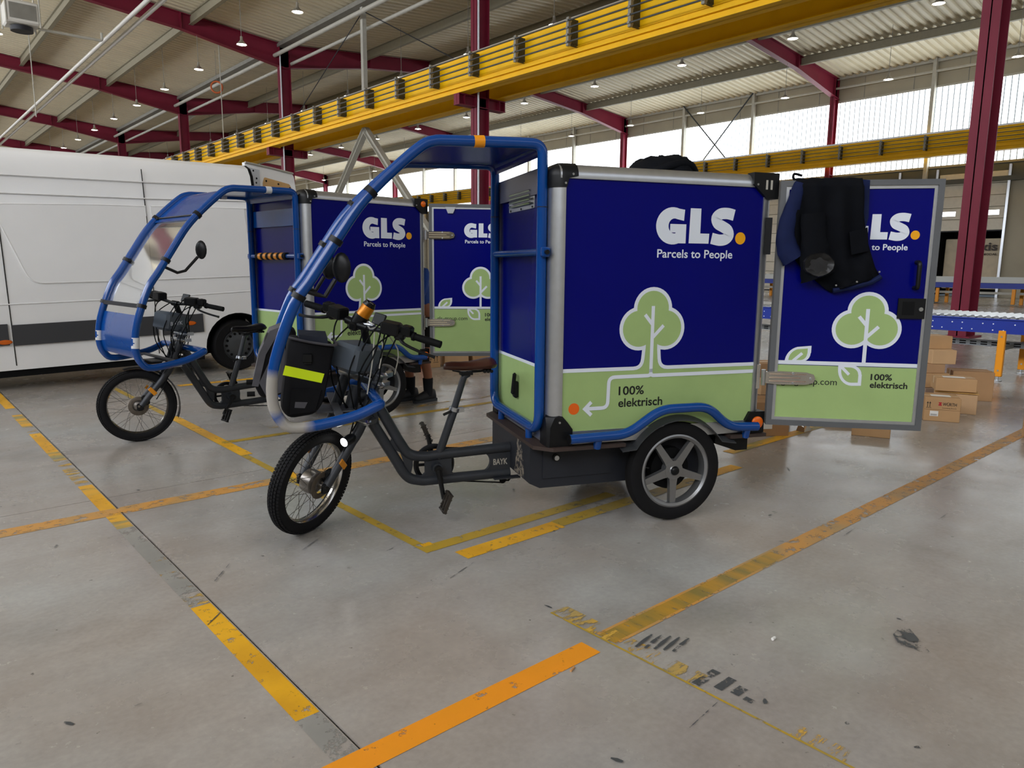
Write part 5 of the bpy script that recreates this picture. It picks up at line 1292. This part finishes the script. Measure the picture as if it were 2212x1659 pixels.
for sy in (1, -1):                                           # hands with five fingers
    for k in range(5):
        yy = sy*.18+(k-2)*.014
        P('finger', MB().tube([(.45, yy*1., 1.0), (.49, yy+(.02*sy if k == 0 else 0), .995), (.52, yy, .975), (.53, yy, .955)], [.010, .009, .008, .007], 7), M_SKIN, body)
JS = [((0, 0, .93), (.15, .17)), ((.02, 0, 1.08), (.135, .165)), ((.06, 0, 1.24), (.145, .185)), ((.10, 0, 1.37), (.105, .16)), ((.09, .2, 1.355), .075), ((.17, .235, 1.13), .06), ((.09, -.2, 1.355), .075), ((.17, -.235, 1.13), .06), ((.35, .2, 1.03), .05), ((.35, -.2, 1.03), .05)]
skin('shirt', JS, [(0, 1), (1, 2), (2, 3), (3, 4), (4, 5), (3, 6), (6, 7), (5, 8), (7, 9)], mat('royal blue shirt', '#1d4fb0', .7), pr)
JP = [((0, 0, .95), (.14, .165)), ((0, .10, .84), .105), ((.025, .10, .55), .085), ((0, -.10, .84), .105), ((.08, -.10, .55), .085)]
skin('shorts', JP, [(0, 1), (1, 2), (0, 3), (3, 4)], mat('black shorts', '#1b1c20', .8), pr)
skin('hair', [((.16, 0, 1.62), (.09, .085)), ((.165, 0, 1.69), (.085, .08))], [(0, 1)], mat('dark hair', '#241a14', .6), pr)
for sy in (1, -1):
    P('ear', MB().cbox((.175, sy*.08, 1.59), (.03, .015, .05), b=.006), M_SKIN, body)
    P('eye', MB().cyl((.265, sy*.03, 1.60), (.272, sy*.03, 1.60), .01, n=10), M_BLACKM, body)
P('nose', MB().loft([[(.262, -.012, 1.60), (.262, .012, 1.60), (.262, .008, 1.61)], [(.288, -.016, 1.565), (.288, .016, 1.565), (.28, 0, 1.575)]]), M_SKIN, body)
P('mouth', MB().cbox((.262, 0, 1.535), (.01, .045, .008), b=.002), mat('lips', '#8a4a40', .5), body)
M_SHOE = mat('black trainer', '#15171b', .6); M_SOLE = mat('dark grey sole', '#34383d', .6)
for sy, ax_ in ((1, -.03), (-1, .05)):
    P('sock', MB().cyl((ax_+.005, sy*.10, .06), (ax_-.002+.012, sy*.10, .25), .046, .055, 16), mat('black sock', '#0f1116', .85), pr)
    rings = []
    for x, w, h in ((-.085, .025, .07), (-.075, .036, .095), (-.03, .042, .11), (.03, .043, .10), (.09, .046, .075), (.15, .047, .055), (.185, .036, .045), (.2, .015, .035)):
        rings.append([(ax_+x, sy*.10+w*math.cos(2*PI*k/14), .03+(h if math.sin(2*PI*k/14) > 0 else .012)*math.sin(2*PI*k/14)) for k in range(14)])
    s_ = P('shoe', MB().loft(rings), M_SHOE, pr, ang=60)
    P('sole', MB().prism([(ax_-.09, sy*.10-.035), (ax_-.02, sy*.10-.044), (ax_+.12, sy*.10-.05), (ax_+.19, sy*.10-.03), (ax_+.205, sy*.10), (ax_+.19, sy*.10+.03), (ax_+.12, sy*.10+.05), (ax_-.02, sy*.10+.044), (ax_-.09, sy*.10+.035)], lambda u, v, h: (u, v, h), 0, .03), M_SOLE, s_)
    for k in range(4): P('lace', MB().cyl((ax_+.04+.025*k, sy*.10-.03, .115-.012*k), (ax_+.05+.025*k, sy*.10+.03, .115-.012*k), .003, n=5), M_SOLE, s_)

# ================================================================ CONVEYORS
M_CBLUE = mat('conveyor blue', '#0f2f9a', .4, 0, .5, var=.04); M_CORG = mat('conveyor orange', '#f29a0c', .4)
cv = thing('roller_conveyor', 'blue roller conveyor with orange legs at the right edge', 'conveyor', (10.9, 0, 0))
for x, s_ in ((0, 1), (1.08, -1)):
    bmp = P('side_beam', MB().box(x, x+.035, -1.5, 9.5, .62, .80).box(min(x, x-s_*.02), max(x, x-s_*.02)+.03, -1.5, 9.5, .795, .81), M_CBLUE, cv, smooth=False)
    if x == 0:
        hm = MB().cyl((-.001, 0, 0), (.0, 0, 0), .009, n=8).mesh('bolt', M_WHITE)
        for k in range(60): 
            for zz in (.66, .74):
                if (k+int(zz*100)) % 3: 
                    o = link('bolt', hm, bmp); o.location = (-.001, 1.6+k*.12, zz)
rm = MB().cyl((.04, 0, 0), (1.075, 0, 0), .031, n=14).mesh('roller', M_STEEL)
em_ = MB().cyl((.036, 0, 0), (.042, 0, 0), .022, n=10).mesh('roller_end', M_BLACKM)
for k in range(100):
    o = link('roller', rm, cv); o.location = (0, -.5+k*.092, .815)
for y in (-.2, 2.81, 5.9, 8.6):
    for x in (-.005, 1.05):
        l_ = P('leg', MB().cbox((x+.03, y, .36), (.06, .085, .60), b=.006), M_CORG, cv, smooth=False)
        P('foot', MB().cyl((x+.03, y, .06), (x+.03, y, .01), .012, n=8).cyl((x+.03, y, .012), (x+.03, y, 0), .05, n=14), M_STEEL, l_)
        for zz in (.14, .58): P('bolt', MB().cyl((x-.002, y, zz), (x+.0, y, zz), .012, n=8), M_STEEL, l_)
    P('leg_brace', MB().box(.05, 1.05, y-.02, y+.02, .40, .45), M_GREY, cv, smooth=False)
tr_ = P('cable_tray', MB().box(.5, .62, -1.5, 9.5, .40, .48), mat('perforated tray', '#9a9fa3', .4, .6), cv, smooth=False)
hm = MB().box(-.002, 0, -.04, .04, -.008, .008).mesh('slot', M_BLACKM, False)
for k in range(45):
    for zz in (.425, .455):
        o = link('slot', hm, tr_); o.location = (.4995, .8+k*.13, zz)
c2 = thing('belt_conveyor', 'far blue conveyor with pale side guards before the window wall', 'conveyor', (35.24, 0, 0))
P('side_guard', MB().box(0, .05, -5, 40, .92, 1.17), mat('pale guard', '#c9ccc8', .5), c2, smooth=False)
P('side_beam', MB().box(-.02, .06, -5, 40, .69, .91), M_CBLUE, c2, smooth=False)
P('belt', MB().box(.05, 1.3, -5, 40, .80, .93), M_DARK, c2, smooth=False)
P('lower_tray', MB().box(.3, .45, -5, 40, .44, .54), M_LGREY, c2, smooth=False)
y = -2.6
while y < 38:
    P('leg', MB().cbox((.0, y, .36), (.1, .13, .62), b=.01), M_CORG, c2, smooth=False); P('leg', MB().cbox((1.2, y, .36), (.1, .13, .72), b=.01), M_CORG, c2, smooth=False)
    y += 2.86

# ================================================================ PARCELS
def card(i): return mat('cardboard %d' % i, ['#bb9468', '#c6a177', '#ab845c', '#bb9872', '#927a68', '#b08a64'][i], .75, var=.06, scale=5, bump=.05)
M_TAPE = mat('packing tape', '#cdb28a', .35); M_LABEL = mat('white paper label', '#e9e7e2', .6)
def parcel(label, x, y, z, L, W, H, rz, ci, tape=True, lab=None, extra=None):
    t = thing('parcel', label, 'box', (x, y, z), R(rz), 'cardboard parcels lying on the hall floor')
    P('carton', MB().cbox((0, 0, H/2), (L, W, H), b=.004), card(ci), t, smooth=False)
    if tape: P('tape', MB().box(-L/2-.001, L/2+.001, -.022, .022, H-.0, H+.0012).box(-L/2-.0012, -L/2, -.022, .022, H-.07, H).box(L/2, L/2+.0012, -.022, .022, H-.07, H), M_TAPE, t, smooth=False)
    P('flap_gap', MB().box(-L/2, L/2, W/2*0-.001, .001, H+.0012, H+.0016), mat('flap shadow line', '#6b4c30', .8), t, smooth=False)
    if lab == 'front': P('address_label', MB().box(-L*.22, L*.05, -W/2-.001, -W/2, H*.22, H*.42), M_LABEL, t, smooth=False)
    if lab == 'top': P('address_label', MB().box(-L*.3, L*.25, -W*.25, W*.1, H+.0016, H+.0024), M_LABEL, t, smooth=False)
    return t
t = parcel('brown parcel with red logo print and arrows, in front of the parcel pile', 7.646, 2.416, 0, .30, .30, .229, -63.7, 0, True, 'top')
Fp = lambda u, v, h: (u, -.15-h, v)
mb = MB(); text2(mb, Fp, 'WÜRTH', .0, .155, .042, .0006, .0008, .115); P('lettering', mb, M_TXT, t, smooth=False)
P('logo_mark', MB().prism([(-.035, .153), (-.008, .153), (-.008, .163), (-.016, .171), (-.008, .179), (-.008, .186), (-.035, .186), (-.035, .179), (-.027, .171), (-.035, .163)], Fp, 0, .0006), mat('red logo print', '#b51f2a', .5), t, smooth=False)
mb = MB(); text2(mb, Fp, 'Innovating Brands', .0, .128, .017, .0006, .0, .115); P('lettering', mb, M_TXT, t, smooth=False)
mb = MB()
for u in (-.125, -.105): stroke2(mb, Fp, [(u, .135), (u, .18)], .005, .0006); mb.add([Fp(u-.009, .172, .0007), Fp(u+.009, .172, .0007), Fp(u, .188, .0007)], [(0, 1, 2)])
stroke2(mb, Fp, [(-.137, .13), (-.093, .13)], .004, .0006); P('arrow_print', mb, M_TXT, t, smooth=False)
P('address_label', MB().prism([(-.1, .05), (-.03, .05), (-.03, .10), (-.1, .10)], Fp, 0, .0008), M_LABEL, t, smooth=False)
mb = MB(); 
for k in range(9): mb.prism([(-.092+k*.006, .055), (-.0895+k*.006, .055), (-.0895+k*.006, .072), (-.092+k*.006, .072)], Fp, .0008, .0012)
P('barcode', mb, M_TXT, t, smooth=False)
P('carton_seam', MB().prism([(-.15, .112), (.15, .112), (.15, .1145), (-.15, .1145)], Fp, 0, .0006), mat('flap shadow line', '#6b4c30', .8), t, smooth=False)
parcel('pale brown parcel carrying a padded envelope, right of the pile', 8.26, 2.48, 0, .38, .40, .195, -72, 3)
env = thing('padded_envelope', 'yellow padded envelope squeezed between two parcels', 'envelope', (8.22, 2.46, .197), R(-70))
rings = []
for k in range(9):
    x = -.19+.38*k/8; h = .034*math.sin(PI*min(max((x+.19)/.38, .04), .96))**.5
    rings.append([(x, -.14, .004), (x, -.07, h*.4), (x, .05, h*.4), (x, .14, .004), (x, .05, 0.0), (x, -.07, 0.0)])
P('paper', MB().loft(rings), mat('manila paper', '#cfa45e', .7, var=.08, scale=12, bump=.2), env, ang=60)
parcel('brown parcel on top of the padded envelope with a taped end', 8.24, 2.50, .214, .36, .31, .13, -63, 0, True, 'top')
parcel('flat dark brown parcel at the bottom of the tallest stack', 8.76, 2.90, 0, .26, .30, .143, -39, 4)
parcel('brown open-topped parcel second from the bottom of the tallest stack', 8.80, 2.92, .145, .27, .30, .155, -39, 0)
parcel('small brown parcel with lid in the middle of the tallest stack', 8.79, 2.93, .302, .22, .26, .10, -44, 5)
parcel('brown parcel second from the top of the tallest stack', 8.85, 2.86, .404, .25, .26, .155, -47, 1)
parcel('brown taped parcel on top of the tallest stack', 8.92, 2.95, .561, .26, .27, .14, -40, 0)
parcel('flat brown parcel behind the tallest stack', 9.15, 2.62, 0, .4, .3, .32, -60, 2)
parcel('brown parcel cut by the right edge of the photo', 7.33, 1.50, 0, .25, .30, .19, -111+47, 1, True, 'top')
parcel('tall brown parcel with barcode label under the near trike door hinge', 5.76, 3.21, 0, .34, .32, .30, -35, 2, False, 'front')
parcel('low brown parcel under the near trike door', 6.45, 2.56, 0, .30, .26, .09, -68, 0)
parcel('thin brown parcel behind the trike door on the floor', 6.7, 2.95, 0, .3, .25, .06, -50, 5)
parcel('brown parcel stacked behind the near trike hinge', 6.35, 3.52, 0, .35, .35, .25, -30, 4)
parcel('pale parcel lying on the one behind the near trike hinge', 6.37, 3.53, .252, .32, .3, .16, -26, 1, True, 'top')
parcel('red-brown parcel topmost behind the near trike hinge', 6.36, 3.55, .414, .25, .25, .13, -30, 5)
t = parcel('large brown parcel with orange tape and arrows behind the left trike', 5.80, 8.52, 0, .42, .32, .30, -14, 0, False)
Fp = lambda u, v, h: (u, -.16-h, v)
P('orange_tape', MB().prism([(-.10, 0), (-.05, 0), (-.05, .30), (-.10, .30)], Fp, 0, .001), mat('orange parcel tape', '#e8641a', .4), t, smooth=False)
mb = MB(); text2(mb, Fp, 'Group', -.02, .115, .05, .0006, .0006, .1)
for u in (.12, .16): stroke2(mb, Fp, [(u, .09), (u, .16)], .007, .0006); mb.add([Fp(u-.014, .15, .0007), Fp(u+.014, .15, .0007), Fp(u, .175, .0007)], [(0, 1, 2)])
stroke2(mb, Fp, [(.1, .075), (.18, .075)], .006, .0006); P('lettering', mb, M_TXT, t, smooth=False)
parcel('brown parcel right of the orange taped one behind the left trike', 6.28, 8.42, 0, .36, .3, .27, -20, 1)
parcel('brown parcel behind the brown saddle at the far trike door', 6.68, 8.30, 0, .36, .3, .22, -12, 0)
sh_ = thing('parcel', 'shrink-wrapped grey parcel stack beside the van wheel', 'box', (4.02, 8.3, 0), R(8), 'cardboard parcels lying on the hall floor')
P('wrap', MB().cbox((0, 0, .47), (.45, .4, .94), b=.02), mat('grey shrink wrap', '#8f8784', .35, var=.1, scale=6, bump=.2), sh_)
for z in (.3, .62): P('layer_gap', MB().box(-.228, .228, -.203, .203, z, z+.006), M_GREY, sh_, smooth=False)
# litter
def litter(name, label, x, y, L, r, m, rz): tag(P(name, MB().cyl((x-L/2*math.cos(R(rz)), y-L/2*math.sin(R(rz)), r), (x+L/2*math.cos(R(rz)), y+L/2*math.sin(R(rz)), r), r, n=8), m), label, 'litter')
litter('cigarette_butt', 'cigarette butt lying beside the bright orange line', 1.744, 1.64, .03, .004, mat('filter paper', '#cf9a63', .7), 20)
litter('paper_scrap', 'white paper crumb on bare concrete at lower right', 2.492, 1.281, .018, .006, M_LABEL, 0)
litter('paper_scrap', 'white paper scrap on the floor beside the van wheel', 3.15, 8.95, .12, .006, M_LABEL, 40)
sc = thing('plastic_scrap', 'silver plastic scrap under the near trike door', 'litter', (6.1, 3.0, 0))
P('foil', MB().loft([[(-.06, -.04, 0), (.06, -.05, 0), (.07, .05, 0), (-.05, .04, 0)], [(-.04, -.03, .04), (.05, -.02, .07), (.04, .03, .05), (-.03, .03, .06)]]), M_CHROME, sc)
